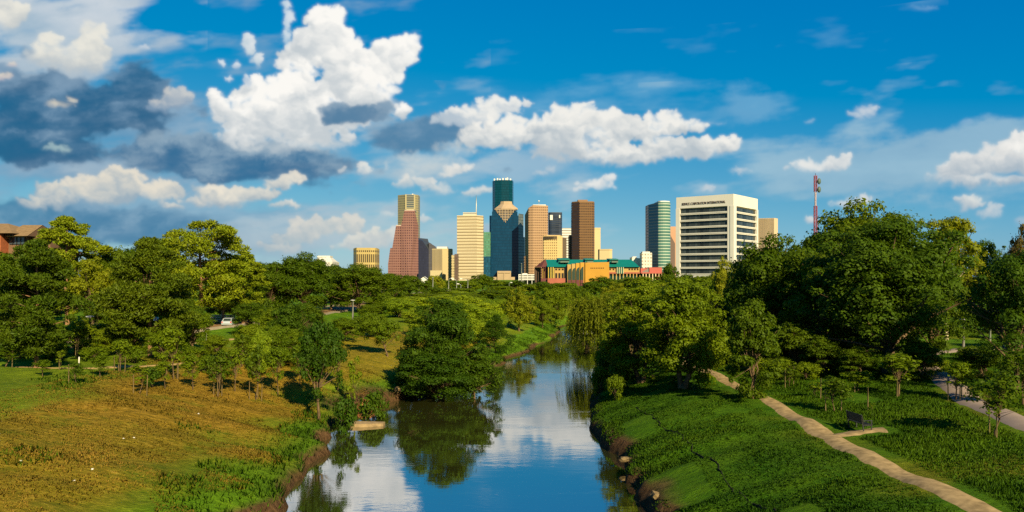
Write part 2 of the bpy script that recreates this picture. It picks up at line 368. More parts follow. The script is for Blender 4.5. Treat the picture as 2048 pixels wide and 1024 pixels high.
def facade(name, wall, win, bay, flr, fu, fv, rough=.75, grough=.12, gspec=.5, var=.35, wvar=.06, lo=-1e9, hi=1e9):
    """wall with a regular grid of window openings; UV in metres. fu, fv: glazed share of a bay / a storey"""
    m, nt, b = newmat(name); N = nt.nodes.new; Lk = nt.links.new
    uv = N('ShaderNodeUVMap'); sp = N('ShaderNodeSeparateXYZ'); Lk(uv.outputs[0], sp.inputs[0])
    def M(op, a, c=None):
        q = N('ShaderNodeMath'); q.operation = op
        for i, z in enumerate((a, c)):
            if z is None: continue
            if hasattr(z, 'is_linked'): Lk(z, q.inputs[i])
            else: q.inputs[i].default_value = z
        return q.outputs[0]
    U = M('DIVIDE', sp.outputs[0], bay); V = M('DIVIDE', sp.outputs[1], flr)
    mask = None
    if fu < 1: mask = M('LESS_THAN', M('FRACT', U), fu)
    if fv < 1:
        k = M('LESS_THAN', M('FRACT', V), fv); mask = k if mask is None else M('MULTIPLY', mask, k)
    if lo > -1e8: mask = M('MULTIPLY', mask, M('GREATER_THAN', sp.outputs[1], lo))
    if hi < 1e8: mask = M('MULTIPLY', mask, M('LESS_THAN', sp.outputs[1], hi))
    cb = N('ShaderNodeCombineXYZ'); Lk(M('FLOOR', U), cb.inputs[0]); Lk(M('FLOOR', V), cb.inputs[1])
    wn = N('ShaderNodeTexWhiteNoise'); wn.noise_dimensions = '2D'; Lk(cb.outputs[0], wn.inputs['Vector'])
    def shade(col, fac, v):
        r = N('ShaderNodeMix'); r.data_type = 'RGBA'; Lk(fac, r.inputs[0])
        r.inputs[6].default_value = (*[c*(1-v) for c in col], 1); r.inputs[7].default_value = (*[min(1, c*(1+v)) for c in col], 1); return r.outputs[2]
    nz = N('ShaderNodeTexNoise'); nz.inputs['Scale'].default_value = .06; nz.inputs['Detail'].default_value = 4
    tc = N('ShaderNodeTexCoord'); Lk(tc.outputs['Object'], nz.inputs[0])
    mx = N('ShaderNodeMix'); mx.data_type = 'RGBA'; Lk(mask, mx.inputs[0])
    Lk(shade(wall, nz.outputs[0], wvar), mx.inputs[6]); Lk(shade(win, wn.outputs[0], var), mx.inputs[7])
    Lk(mx.outputs[2], b.inputs['Base Color'])
    r = N('ShaderNodeMapRange'); Lk(mask, r.inputs[0]); r.inputs[3].default_value = rough; r.inputs[4].default_value = grough
    Lk(r.outputs[0], b.inputs['Roughness'])
    r2 = N('ShaderNodeMapRange'); Lk(mask, r2.inputs[0]); r2.inputs[3].default_value = .2; r2.inputs[4].default_value = gspec
    Lk(r2.outputs[0], b.inputs['Specular IOR Level'])
    return m
def leafmat(name, dark, light, trans=.5):
    m, nt, b = newmat(name); N = nt.nodes.new; Lk = nt.links.new
    at = N('ShaderNodeAttribute'); at.attribute_name = 'tint'
    oi = N('ShaderNodeObjectInfo')
    rp = N('ShaderNodeMix'); rp.data_type = 'RGBA'; Lk(at.outputs['Fac'], rp.inputs[0])
    rp.inputs[6].default_value = (*dark, 1); rp.inputs[7].default_value = (*light, 1)
    hs = N('ShaderNodeHueSaturation'); Lk(rp.outputs[2], hs.inputs['Color'])
    mr = N('ShaderNodeMapRange'); Lk(oi.outputs['Random'], mr.inputs[0]); mr.inputs[3].default_value = .488; mr.inputs[4].default_value = .508
    Lk(mr.outputs[0], hs.inputs['Hue'])
    mv = N('ShaderNodeMapRange'); Lk(oi.outputs['Random'], mv.inputs[0]); mv.inputs[3].default_value = 1.15; mv.inputs[4].default_value = .85
    Lk(mv.outputs[0], hs.inputs['Value'])
    df = N('ShaderNodeBsdfPrincipled'); df.inputs['Roughness'].default_value = .55; df.inputs['Specular IOR Level'].default_value = .12
    Lk(hs.outputs[0], df.inputs['Base Color'])
    tr = N('ShaderNodeBsdfTranslucent')
    wm = N('ShaderNodeMix'); wm.data_type = 'RGBA'; wm.blend_type = 'MULTIPLY'; wm.inputs[0].default_value = 1
    Lk(hs.outputs[0], wm.inputs[6]); wm.inputs[7].default_value = (1.25, 1.2, .6, 1); Lk(wm.outputs[2], tr.inputs[0])
    ms = N('ShaderNodeMixShader'); ms.inputs[0].default_value = trans; Lk(df.outputs[0], ms.inputs[1]); Lk(tr.outputs[0], ms.inputs[2])
    nt.nodes.remove(b); Lk(ms.outputs[0], nt.nodes['Material Output'].inputs[0])
    return m
# ================================================================ land: one sheet, the bayou cut into it
_Y = [-60, 0, 28, 41, 46.8, 53.3, 60, 65, 69.3, 73.8, 78, 81.7, 89, 96, 104, 113, 122, 132, 147, 160, 174, 192, 205, 230, 260, 300, 340]
_XL = [-13, -12.4, -12.2, -12.4, -12.4, -12.8, -13.5, -14.2, -14.6, -12.6, -10.5, -9.6, -7.5, -5.2, -2.8, -1.4, -.6, 3, 6, 8, 9.9, 11.8, 15, 26, 58, 140, 300]
_YR = [-60, 0, 30, 41, 46.3, 52.6, 57.3, 63, 69.8, 78.4, 89.3, 100, 110, 125, 142, 160, 175, 192, 205, 230, 260, 300, 340]
_XR = [7.5, 7.5, 7.4, 7.3, 7.0, 7.1, 6.7, 6.6, 7.0, 8.2, 9.8, 11.2, 12.4, 14.2, 16.5, 17.5, 19, 21.5, 25, 38, 76, 165, 330]
def vn(x, y, s): return value_noise(np.asarray(x, np.float32), np.asarray(y, np.float32), s)-.5
def xl(Y):
    Y = np.asarray(Y, np.float32); return np.interp(Y, _Y, _XL)+1.5*vn(Y/4.5, Y*0+.5, 81)*(Y < 220)+.9*vn(Y/1.3, Y*0+.2, 82)
def xr(Y):
    Y = np.asarray(Y, np.float32); return np.interp(Y, _YR, _XR)+1.3*vn(Y/4.0, Y*0+7.5, 83)*(Y < 220)+1.0*vn(Y/1.2, Y*0+3.2, 84)
def ground(X, Y):
    X = np.asarray(X, np.float32); Y = np.asarray(Y, np.float32)
    dl = xl(Y)-X; dr = X-xr(Y)
    zl = np.interp(dl, [0, .25, .6, 3, 8, 16, 24, 40, 80], [-.15, .35, .75, 1.35, 2.5, 3.9, 4.3, 4.8, 5])
    zl = np.where(Y > 95, np.interp(dl, [0, .3, .8, 4, 10, 24, 50], [-.15, .3, .6, 1.6, 3.0, 4.4, 5]), zl)
    zr = np.interp(dr, [0, .25, .6, 3, 7, 11, 30, 80], [-.15, .5, .95, 1.9, 3.1, 3.45, 4.2, 5])
    z = np.where(dl > 0, zl, np.where(dr > 0, zr, -.9))
    dd = np.maximum(dl, dr)
    amp = np.clip(dd/5, 0, 1)*np.clip(1.5-(Y-60)/200, .1, 1)
    z = z+amp*(.55*vn(X/9, Y/9, 90)+.22*vn(X/3, Y/3, 91)+.10*vn(X/1.1, Y/1.1, 92))
    return z
def gz(x, y): return float(ground(np.array([x]), np.array([y]))[0])
def build_ground():
    ds = [0, .12, .25, .42, .6, .9, 1.3, 1.8]; s = .55
    while ds[-1] < 9000:
        ds.append(ds[-1]+s)
        if ds[-1] > 34: s *= 1.16
    ds = np.array(ds, np.float32)
    ys = [-60., -30, -10, 5, 15, 22]; s = .5
    while ys[-1] < 12000:
        ys.append(ys[-1]+s)
        if ys[-1] > 85: s = min(s*1.025, 2.0) if ys[-1] < 210 else s*1.16
    ys = np.array(ys, np.float32)
    L = xl(ys); R = xr(ys)
    inner = np.linspace(.06, .94, 6)
    cols = [L-d for d in ds[::-1]]+[L+(R-L)*t for t in inner]+[R+d for d in ds]
    XX = np.stack(cols, 1); YY = np.repeat(ys[:, None], XX.shape[1], 1)
    Z = ground(XX, YY)
    nr, nc = XX.shape
    nd = len(ds)
    Z[:, nd:nd+6] = -.9
    co = np.stack([XX, YY, Z], 2).reshape(-1, 3)
    i = np.arange(nr*nc).reshape(nr, nc)
    q = np.stack([i[:-1, :-1], i[:-1, 1:], i[1:, 1:], i[1:, :-1]], 2).reshape(-1, 4)
    me = np_mesh('ground', co, q)
    dl = (L[:, None]-XX); dr = (XX-R[:, None])
    n1 = vn(XX/11, YY/7, 95)+.5*vn(XX/4, YY/3, 96)
    # left slope: mown, dry; greener by the water and past the crest
    dry = sst(1.5, 6, dl+n1*5)*(1-sst(15, 21, dl+n1*4))*(1-sst(72, 88, YY+n1*8))
    dry = dry*(.78+.22*sst(36, 54, YY+n1*14))
    dry = np.maximum(dry, .75*sst(2, 6, dl)*(1-sst(18, 28, dl+n1*8))*sst(70, 78, YY)*(1-sst(120, 145, YY)))
    dry = np.maximum(dry, .25*(dl > 4)*(1-sst(20, 40, dl)))
    dry = np.maximum(dry, .35*sst(.15, .35, n1)*sst(7, 11, dr)*(1-sst(40, 60, dr)))
    far_ = sst(85, 105, YY)
    soil = np.where(np.maximum(dl, dr) > 0, 1-sst(.4-.3*far_, 1.1-.55*far_, np.maximum(dl, dr)+n1*.7), 1)
    soil = np.maximum(soil, (1-sst(1.5, 3.6, dl+n1))*sst(66, 70, YY)*(1-sst(77, 80, YY))*(dl > 0))
    bare = sst(.22, .42, vn(XX/6, YY/4, 98)+.4*vn(XX/2, YY/1.5, 99))*(1-sst(2.5, 5.0, dr))*(dr > 0)*(1-sst(58, 66, YY))
    soil = np.maximum(soil, .85*bare)
    lush = sst(0, 1, dr)*(1-sst(60, 120, YY))  # near right lawn, where the green is darkened for cloud shade
    for nm, a in (('dry', dry), ('soil', soil), ('lush', lush)):
        at = me.attributes.new(nm, 'FLOAT', 'POINT'); at.data.foreach_set('value', a.astype(np.float32).ravel())
    me.polygons.foreach_set('use_smooth', np.ones(len(q), bool))
    o = bpy.data.objects.new('ground', me); SC.collection.objects.link(o); o['kind'] = 'structure'
    me.materials.append(ground_mat())
    return o
def sst(a, b, x):
    t = np.clip((x-a)/(b-a), 0, 1); return t*t*(3-2*t)
def np_mesh(name, co, faces):
    me = bpy.data.meshes.new(name); k = faces.shape[1]
    me.vertices.add(len(co)); me.vertices.foreach_set('co', np.ascontiguousarray(co, np.float32).ravel())
    me.loops.add(len(faces)*k); me.loops.foreach_set('vertex_index', np.ascontiguousarray(faces, np.int32).ravel())
    me.polygons.add(len(faces)); me.polygons.foreach_set('loop_start', np.arange(0, len(faces)*k, k, dtype=np.int32))
    me.update(calc_edges=True); return me
def ground_mat():
    m, nt, b = newmat('turf'); N = nt.nodes.new; Lk = nt.links.new
    b.inputs['Roughness'].default_value = .95; b.inputs['Specular IOR Level'].default_value = .05
    geo = N('ShaderNodeNewGeometry')
    def noise(sc, det=6, sx=1, sy=1, rough=.6):
        mp = N('ShaderNodeMapping'); Lk(geo.outputs['Position'], mp.inputs[0]); mp.inputs['Scale'].default_value = (sx, sy, 1)
        z = N('ShaderNodeTexNoise'); z.inputs['Scale'].default_value = sc; z.inputs['Detail'].default_value = det; z.inputs['Roughness'].default_value = rough
        Lk(mp.outputs[0], z.inputs[0]); return z.outputs[0]
    def ramp(fac, stops):
        r = N('ShaderNodeValToRGB'); e = r.color_ramp.elements
        while len(e) < len(stops): e.new(.5)
        for k, (p, c) in enumerate(stops): e[k].position = p; e[k].color = (*c, 1)
        Lk(fac, r.inputs[0]); return r.outputs[0]
    def mix(f, a, c):
        x = N('ShaderNodeMix'); x.data_type = 'RGBA'; Lk(f, x.inputs[0]); Lk(a, x.inputs[6]); Lk(c, x.inputs[7]); return x.outputs[2]
    def attr(n):
        a = N('ShaderNodeAttribute'); a.attribute_name = n; return a.outputs['Fac']
    def M(op, a, c):
        q = N('ShaderNodeMath'); q.operation = op; q.use_clamp = True
        for i, z in enumerate((a, c)):
            if hasattr(z, 'is_linked'): Lk(z, q.inputs[i])
            else: q.inputs[i].default_value = z
        return q.outputs[0]
    big = noise(.35, 5, 1, 1.3); fine = noise(2.6, 8, .6, 1.4, .72)
    green = ramp(big, [(.3, G_GREEN0), (.55, G_GREEN1), (.75, G_GREEN2)])
    lush = ramp(big, [(.3, G_LUSH_SHADE0), (.7, G_LUSH_SHADE1)])
    g = mix(attr('lush'), green, lush)
    dryc = ramp(fine, [(.30, G_DRY0), (.5, G_DRY1), (.72, G_DRY2)])
    df = M('MULTIPLY', attr('dry'), ramp1(nt, big, .18, .46))
    c = mix(df, g, dryc)
    soilc = ramp(fine, [(.3, (.040, .022, .010)), (.6, (.10, .055, .024)), (.8, (.19, .11, .05))])
    c = mix(attr('soil'), c, soilc)
    fv = ramp(fine, [(.25, (.62, .62, .62)), (.75, (1.3, 1.3, 1.3))])
    mm = N('ShaderNodeMix'); mm.data_type = 'RGBA'; mm.blend_type = 'MULTIPLY'; mm.inputs[0].default_value = 1
    Lk(c, mm.inputs[6]); Lk(fv, mm.inputs[7]); Lk(mm.outputs[2], b.inputs['Base Color'])
    bp = N('ShaderNodeBump'); bp.inputs['Strength'].default_value = .9; bp.inputs['Distance'].default_value = .25
    Lk(fine, bp.inputs['Height']); Lk(bp.outputs[0], b.inputs['Normal'])
    return m
def ramp1(nt, f, a, b):
    r = nt.nodes.new('ShaderNodeMapRange'); nt.links.new(f, r.inputs[0]); r.inputs[1].default_value = a; r.inputs[2].default_value = b
    return r.outputs[0]
G_GREEN0, G_GREEN1, G_GREEN2 = (.045, .105, .003), (.085, .165, .005), (.17, .25, .008)
G_LUSH_SHADE0, G_LUSH_SHADE1 = (.026, .080, .002), (.070, .132, .004)  # rich lawn green with the cloud shade put into the colour
G_DRY0, G_DRY1, G_DRY2 = (.100, .076, .006), (.215, .128, .010), (.32, .19, .028)
build_ground()
# ---- water
def water_mat():
    m, nt, b = newmat('bayou_water'); N = nt.nodes.new; Lk = nt.links.new
    b.inputs['Base Color'].default_value = (.026, .028, .006, 1); b.inputs['Roughness'].default_value = .03
    b.inputs['IOR'].default_value = 8.0; b.inputs['Specular IOR Level'].default_value = .5
    geo = N('ShaderNodeNewGeometry')
    def noise(sc, sx, sy, det=3):
        mp = N('ShaderNodeMapping'); Lk(geo.outputs['Position'], mp.inputs[0]); mp.inputs['Scale'].default_value = (sx, sy, 1)
        z = N('ShaderNodeTexNoise'); z.inputs['Scale'].default_value = sc; z.inputs['Detail'].default_value = det; Lk(mp.outputs[0], z.inputs[0]); return z.outputs[0]
    # breeze patches: bands of ripple across calm water
    patch = ramp1(nt, noise(.055, 1.0, 1.6, 3), .50, .66)
    patch2 = ramp1(nt, noise(.11, .35, 2.2, 2), .56, .68)
    mxp = N('ShaderNodeMath'); mxp.operation = 'MAXIMUM'; Lk(patch, mxp.inputs[0]); Lk(patch2, mxp.inputs[1])
    b1 = N('ShaderNodeBump'); b1.inputs['Distance'].default_value = .10; Lk(noise(.8, .45, 1.6, 3), b1.inputs['Height']); b1.inputs['Strength'].default_value = .035
    b2 = N('ShaderNodeBump'); b2.inputs['Distance'].default_value = .06; Lk(noise(3.2, .5, 1.5, 4), b2.inputs['Height'])
    sm = N('ShaderNodeMath'); sm.operation = 'MULTIPLY_ADD'; Lk(mxp.outputs[0], sm.inputs[0]); sm.inputs[1].default_value = .10; sm.inputs[2].default_value = .010
    Lk(sm.outputs[0], b2.inputs['Strength']); Lk(b1.outputs[0], b2.inputs['Normal']); Lk(b2.outputs[0], b.inputs['Normal'])
    return m
wb = MB()
for (a, b_, x0, x1) in ((-60, 130, -30, 30), (130, 420, -30, 460)):
    wb.face([(x0, a, 0), (x1, a, 0), (x1, b_, 0), (x0, b_, 0)])
WATER = wb.build('water', water_mat()); WATER['kind'] = 'structure'
# ---- strips laid on the land (paths and roads)
def strip(name, pts, width, m, dz=.05, step=.8, nc=5, wob=.0, kind='structure', seed=1):
    pts = [Vector((p[0], p[1])) for p in pts]; line = []
    for a, b in zip(pts[:-1], pts[1:]):
        n = max(1, int((b-a).length/step))
        for k in range(n): line.append(a+(b-a)*k/n)
    line.append(pts[-1])
    # round the corners
    for _ in range(8): line = [line[0]]+[(line[i-1]+line[i]*2+line[i+1])/4 for i in range(1, len(line)-1)]+[line[-1]]
    rows = []
    rr = random.Random(seed)
    for i, p in enumerate(line):
        t = (line[min(i+1, len(line)-1)]-line[max(i-1, 0)]).normalized(); nrm = Vector((t.y, -t.x))
        wl, wr = width/2+rr.uniform(-wob, wob), width/2+rr.uniform(-wob, wob)
        row = []
        for k in range(nc):
            s = -wl+(wl+wr)*k/(nc-1); row.append(p+nrm*s)
        rows.append(row)
    A = np.array([[tuple(q) for q in r] for r in rows], np.float32)
    Z = ground(A[..., 0], A[..., 1])
    # hold the strip above every dip and hump next to it
    Z = np.maximum(Z, np.maximum(ground(A[..., 0]+.3, A[..., 1]), ground(A[..., 0]-.3, A[..., 1])))+dz
    Z[:, 0] -= dz+.10; Z[:, -1] -= dz+.10
    co = np.concatenate([A, Z[..., None]], 2).reshape(-1, 3)
    nr, ncc = A.shape[:2]; i = np.arange(nr*ncc).reshape(nr, ncc)
    q = np.stack([i[:-1, :-1], i[:-1, 1:], i[1:, 1:], i[1:, :-1]], 2).reshape(-1, 4)
    me = np_mesh(name, co, q); me.polygons.foreach_set('use_smooth', np.ones(len(q), bool)); me.materials.append(m)
    o = bpy.data.objects.new(name, me); SC.collection.objects.link(o)
    if kind: o['kind'] = kind
    return o
MULCH = mat('crushed_granite', (.27, .185, .085), .95, .05, var=.35, scale=2.5, bump=.3)
CONC = mat('path_concrete', (.25, .185, .14), .9, .1, var=.12, scale=.8)
ASPH = mat('road_asphalt', (.20, .115, .05), .9, .1, var=.15, scale=.5)
DIRT = mat('trodden_earth', (.30, .20, .08), .95, .05, var=.3, scale=1.2)
KERB = mat('kerb_concrete', (.28, .22, .15), .85, .1)
strip('path', [(17.9, 8), (17.8, 26), (17.3, 42), (18.0, 54), (17.9, 66), (17.4, 80), (18.5, 96)], 1.5, MULCH, .05, wob=.07)
strip('bench_pad', [(17.6, 43.9), (19.0, 44.6), (20.6, 44.3)], 1.5, MULCH, .045, wob=.2, step=.4, seed=4)
strip('paved_path', [(26.5, 34), (27.7, 43), (29.6, 51), (33.0, 61), (36.5, 71), (40, 79), (46, 84), (60, 88)], 2.1, CONC, .14)
strip('footpath', [(-75, 72), (-54, 84), (-42, 86), (-36, 92), (-30, 104), (-26, 118), (-24, 135)], 1.6, DIRT, .05, wob=.1)
strip('trail', [(-60, 66), (-43, 67), (-33, 72), (-27, 80), (-25, 92)], 1.0, DIRT, .05, wob=.12)
ROADPTS = [(-120, 58), (-75, 76), (-56, 88), (-46, 112), (-40, 140), (-38, 200), (-38, 340), (-30, 600)]
strip('road', ROADPTS, 8.5, ASPH, .12, step=2, nc=7)
def offset(pts, d):
    out = []
    for i, p in enumerate(pts):
        a = Vector(pts[max(i-1, 0)]); b = Vector(pts[min(i+1, len(pts)-1)]); t = (b-a).normalized()
        out.append((p[0]-t.y*d, p[1]+t.x*d))
    return out
def kerb(name, pts, h, w):
    line = []
    for a, b in zip(pts[:-1], pts[1:]):
        a = Vector(a); b = Vector(b); n = max(1, int((b-a).length/3))
        line += [a+(b-a)*k/n for k in range(n)]
    line.append(Vector(pts[-1]))
    for _ in range(4): line = [line[0]]+[(line[i-1]+line[i]*2+line[i+1])/4 for i in range(1, len(line)-1)]+[line[-1]]
    k = MB()
    for a, b in zip(line[:-1], line[1:]):
        k.bar((a.x, a.y, gz(a.x, a.y)+h/2), (b.x, b.y, gz(b.x, b.y)+h/2), w, h+.3)
    return k
k = kerb('kerb', offset(ROADPTS, -4.6), .18, .3).build('kerb', KERB); k['kind'] = 'structure'
k = kerb('kerb', offset(ROADPTS, 4.6), .18, .3).build('kerb', KERB); k['kind'] = 'structure'
LINEM = mat('road_paint', (.7, .66, .55), .7, .2)
for d in (-1.4, 1.4):
    pass
# ================================================================ buildings
def foot_px(pts, D, depth):
    """pts: [(x, extra depth)] along the visible front, left to right; closed at the back"""
    f = [(xpx(x, D+e), D+e) for x, e in pts]
    f += [(xpx(pts[-1][0], D+pts[-1][1]), D+depth), (xpx(pts[0][0], D+pts[0][1]), D+depth)]
    return f
Z0 = 4.0
def tower(name, label, D, x0, cat='building', group=None):
    return empty(name, (xpx(x0, D), D, Z0), 0, label, cat, group)
class TB(MB):
    """mesh builder in world coordinates, stored relative to its thing"""
    def put(s, name, mats, root):
        o = root.location; s.v = [(p[0]-o.x, p[1]-o.y, p[2]-o.z) for p in s.v]
        return s.build(name, mats, root)
ROOF = mat('flat_roof', (0.1949, 0.1670, 0.1322), .9, .1)
WHITE = mat('white_paint', (0.5429, 0.5150, 0.4594), .6, .2, var=.05)
GREYM = mat('grey_metal', (0.2088, 0.2088, 0.1949), .5, .4)
PALEM = mat('galvanised_metal', (0.3828, 0.3689, 0.3271), .45, .5)
DARKM = mat('dark_metal', (0.0209, 0.0209, 0.0209), .5, .4)

# -- teal tower, tallest
r = tower('glass_tower', 'tallest tower, plain dark teal glass with a flat top, behind the granite-crowned tower', 2500, 1006)
m = facade('teal_glass', (0.0017, 0.0244, 0.0365), (.002, .036, .052), 3.2, 8, .85, .8, rough=.25, grough=.15, gspec=.35, var=.18)
t = TB(); t.prism(foot_px([(985, 30), (990, 6), (1003, 0), (1018, 0), (1025, 10), (1027, 40)], 2500, 70), Z0, zpx(360, 2500), 0, 1); t.put('tower_body', [m, ROOF], r)
for x, h in ((989, 3), (995, 4), (1000, 3), (1006, 4), (1012, 4), (1015, 5), (1021, 3)):
    t = TB(); X = xpx(x, 2510); t.box(X-2.2, X+2.2, 2512, 2518, zpx(361, 2510), zpx(360-h, 2510)); t.put('rooftop_equipment', WHITE, r)
# -- blue tower with stepped granite crown
D = 2300
r = tower('granite_crowned_tower', 'blue glass tower with a stepped V of granite and a pyramid granite crown', D, 1010)
blue = facade('blue_glass', (.003, .022, .050), (.004, .032, .070), 3.5, 8.5, .9, .85, rough=.3, grough=.15, gspec=.2, var=.14)
bronze = facade('bronze_glass', (0.0487, 0.0592, 0.0557), (.11, .12, .105), 4, 8.5, .9, .8, rough=.35, grough=.18, gspec=.5, var=.2)
gran = mat('granite', (0.3202, 0.2297, 0.1392), .8, .2, scale=.05)
t = TB()
t.prism(foot_px([(979, 6), (982, 0), (1037, 0)], D, 60), Z0, zpx(431, D), 0, 2)
t.prism(foot_px([(984, 1), (1035, 1)], D, 58), zpx(431, D), zpx(423, D), 0, 2)
t.prism(foot_px([(987, 2), (1033, 2)], D, 55), zpx(423, D), zpx(418, D), 0, 2)
t.prism(foot_px([(1037, 0), (1047, 26)], D, 60), Z0, zpx(427, D), 1, 2)
t.prism(foot_px([(1046.6, 25.5), (1049.5, 34)], D, 60), Z0, zpx(473, D), 1, 2)
t.put('tower_body', [blue, bronze, ROOF], r)
t = TB()    # granite crown: eight-sided hip, then a lantern
ring = lambda w, dz: [(xpx(1012.5, D)+w*c, D+28+w*.75*s) for c, s in [(math.cos(math.radians(a)), math.sin(math.radians(a))) for a in (202.5, 247.5, 292.5, 337.5, 22.5, 67.5, 112.5, 157.5)]]
def frus(a, b, z0, z1, m=0):
    for k in range(8):
        j = (k+1) % 8; t.face([(*a[k], z0), (*a[j], z0), (*b[j], z1), (*b[k], z1)], m=m)
    t.face([(*p, z1) for p in b], m=m)
s = D/F
frus(ring(25*s, 0), ring(25*s, 0), zpx(418.5, D), zpx(416, D)); frus(ring(25*s, 0), ring(13*s, 0), zpx(416, D), zpx(407, D))
frus(ring(13*s, 0), ring(12*s, 0), zpx(407, D), zpx(401.5, D))
t.put('granite_crown', gran, r)
t = TB()    # stepped V of granite piers on the face
for k in range(15):
    x = 989.5+k*3.1; q = abs(x-1010.5)/21.0
    yb = 446-(27)*q
    t.box(xpx(x-.55, D), xpx(x+.55, D), D-1.6, D-.004, zpx(yb, D), zpx(418, D))
for y in (419, 424, 429, 434, 439):
    hw = 21.0*(446-y)/27
    t.box(xpx(1010.5-hw, D), xpx(1010.5+hw, D), D-1.3, D-.3, zpx(y+.5, D), zpx(y-.5, D))
t.put('granite_piers', gran, r)
t = TB(); t.box(xpx(1007.5, D), xpx(1013.5, D), D-1.0, D-.2, zpx(437, D), zpx(422, D)); t.put('lobby_window', mat('dark_pane', (0.0139, 0.0278, 0.0487), .15, .5), r)
t = TB(); t.box(xpx(995, 2290), xpx(1022, 2290), 2270, 2297, Z0, zpx(542, 2290)); t.box(xpx(987, 2290), xpx(1030, 2290), 2275, 2297, Z0, zpx(554, 2290))
t.box(xpx(997, 2268), xpx(1020, 2268), 2268, 2270.2, zpx(546, 2268), zpx(544.5, 2268)); t.box(xpx(1007.5, 2268), xpx(1009, 2268), 2268.5, 2270.1, Z0, zpx(546, 2268)); t.put('granite_base', gran, r)
# -- tan tower, chamfered shoulder
D = 2200
r = tower('tan_office_tower', 'tan gridded tower with sloping left shoulder, between the blue tower and the dark notched one', D, 1073)
m = facade('tan_grid', (0.3306, 0.2044, 0.1131), (.095, .05, .025), 5.6, 7.0, .52, .50, var=.3)
t = TB(); t.prism(foot_px([(1050, 24), (1057, 4), (1066, 0), (1096, 4)], D, 50), Z0, [zpx(428, D), zpx(415.5, D), zpx(410, D), zpx(411, D), zpx(411, D), zpx(428, D)], 0, 1)
t.prism(foot_px([(1048, 22), (1051, 18)], D, 48), Z0, zpx(512, D), 0, 1)
t.put('tower_body', [m, ROOF], r)
t = TB(); t.box(xpx(1066, D), xpx(1092, D), D+8, D+40, zpx(412, D), zpx(408.5, D)); t.put('penthouse', WHITE, r)
t = TB(); t.tube([(xpx(1078, D), D+15, zpx(409, D)), (xpx(1078, D), D+15, zpx(401, D))], .6, 6); t.lathe((xpx(1078, D), D+15, zpx(401, D)), [(.3, -2), (2.6, -.5), (2.6, .8), (.3, 2)], 10); t.put('rooftop_mast', WHITE, r)
# -- dark rounded tower with a notch
D = 2450
r = tower('notched_dark_tower', 'dark slate glass tower with a white square opening near its top', D, 1110)
m = facade('slate_glass', (0.0244, 0.0313, 0.0452), (.022, .03, .05), 50, 6.5, 1, .6, rough=.4, grough=.12, gspec=.5, var=.3)
t = TB(); cx = xpx(1111, D); rx = 14*D/F
ft = [(cx+rx*math.copysign(abs(math.cos(a))**.45, math.cos(a)), D+26+24*math.copysign(abs(math.sin(a))**.45, math.sin(a))) for a in [math.radians(180+k*15) for k in range(24)]]
t.prism(ft, Z0, zpx(426, D), 0, 1); t.put('tower_body', [m, ROOF], r)
t = TB(); t.prism(ft, zpx(425.9, D), zpx(424.4, D)); t.put('parapet', mat('slate_band', (0.0348, 0.0383, 0.0452), .5, .4), r)
t = TB(); t.box(xpx(1100, D), xpx(1105.5, D), D-.3, D+2.4, zpx(440, D), zpx(430, D)); t.put('opening', WHITE, r)
t = TB(); t.box(xpx(1118, D), xpx(1120.5, D), D-.2, D+2.4, zpx(436, D), zpx(430, D)); t.put('opening', WHITE, r)
# -- white banded block behind
D = 2550
r = tower('white_banded_tower', 'white tower striped with thin storey bands, half hidden behind the brown tower', D, 1135)
m = facade('white_bands', (0.5568, 0.5290, 0.4733), (.22, .20, .18), 60, 8, 1, .42, var=.15)
t = TB(); t.prism(foot_px([(1120, 0), (1146, 0)], D, 40), Z0, zpx(456, D), 0, 1); t.put('tower_body', [m, ROOF], r)
r = tower('brown_block', 'low dark brown block wedged between the yellow block and the brown tower', 2150, 1140)
m = facade('brown_small', (0.0974, 0.0592, 0.0348), (.07, .045, .03), 4, 6, .6, .6)
t = TB(); t.prism(foot_px([(1138, 0), (1146, 0)], 2150, 30), Z0, zpx(472, 2150), 0, 1); t.put('tower_body', [m, ROOF], r)
t = TB(); t.box(xpx(1139, 2150), xpx(1145, 2150), 2156, 2174, zpx(472, 2150), zpx(469.5, 2150)); t.put('penthouse', ROOF, r)
# -- yellow block with dark window row under the roof
D = 1900
r = tower('yellow_office_block', 'yellow gridded office block with dark tall windows under its roof, before the tan tower', D, 1105)
m = facade('yellow_grid', (0.4594, 0.3271, 0.1392), (.16, .10, .04), 4.9, 6.2, .5, .5)
plain = facade('yellow_plain', (0.4454, 0.3132, 0.1462), (.58, .41, .19), 5, 6, .3, .3, grough=.7, gspec=.2, var=.1)
t = TB(); t.prism(foot_px([(1087, 3), (1115, 0)], D, 40), Z0, zpx(471, D), 0, 2); t.prism(foot_px([(1115.02, 0), (1125, 14)], D, 40), Z0, zpx(471, D), 1, 2)
t.prism(foot_px([(1125.05, 14.2), (1133, 36)], D, 42), Z0, zpx(474, D), 3, 2); t.put('tower_body', [m, plain, ROOF, mat('umber_stone', (0.1114, 0.0766, 0.0487), .8)], r)
t = TB()
for k in range(12): x = 1088.5+k*2.2; t.box(xpx(x, D), xpx(x+1.4, D), D-.5, D+2.9, zpx(478.5, D), zpx(472.3, D))
t.put('top_window_row', mat('dark_opening', (0.0348, 0.0209, 0.0104), .5), r)
t = TB(); t.prism([(xpx(1094, D), D+6), (xpx(1122, D), D+6), (xpx(1122, D), D+30), (xpx(1094, D), D+30)], zpx(471, D), [zpx(470, D), zpx(470, D), zpx(468.6, D), zpx(468.6, D)]); t.put('penthouse', plain, r)
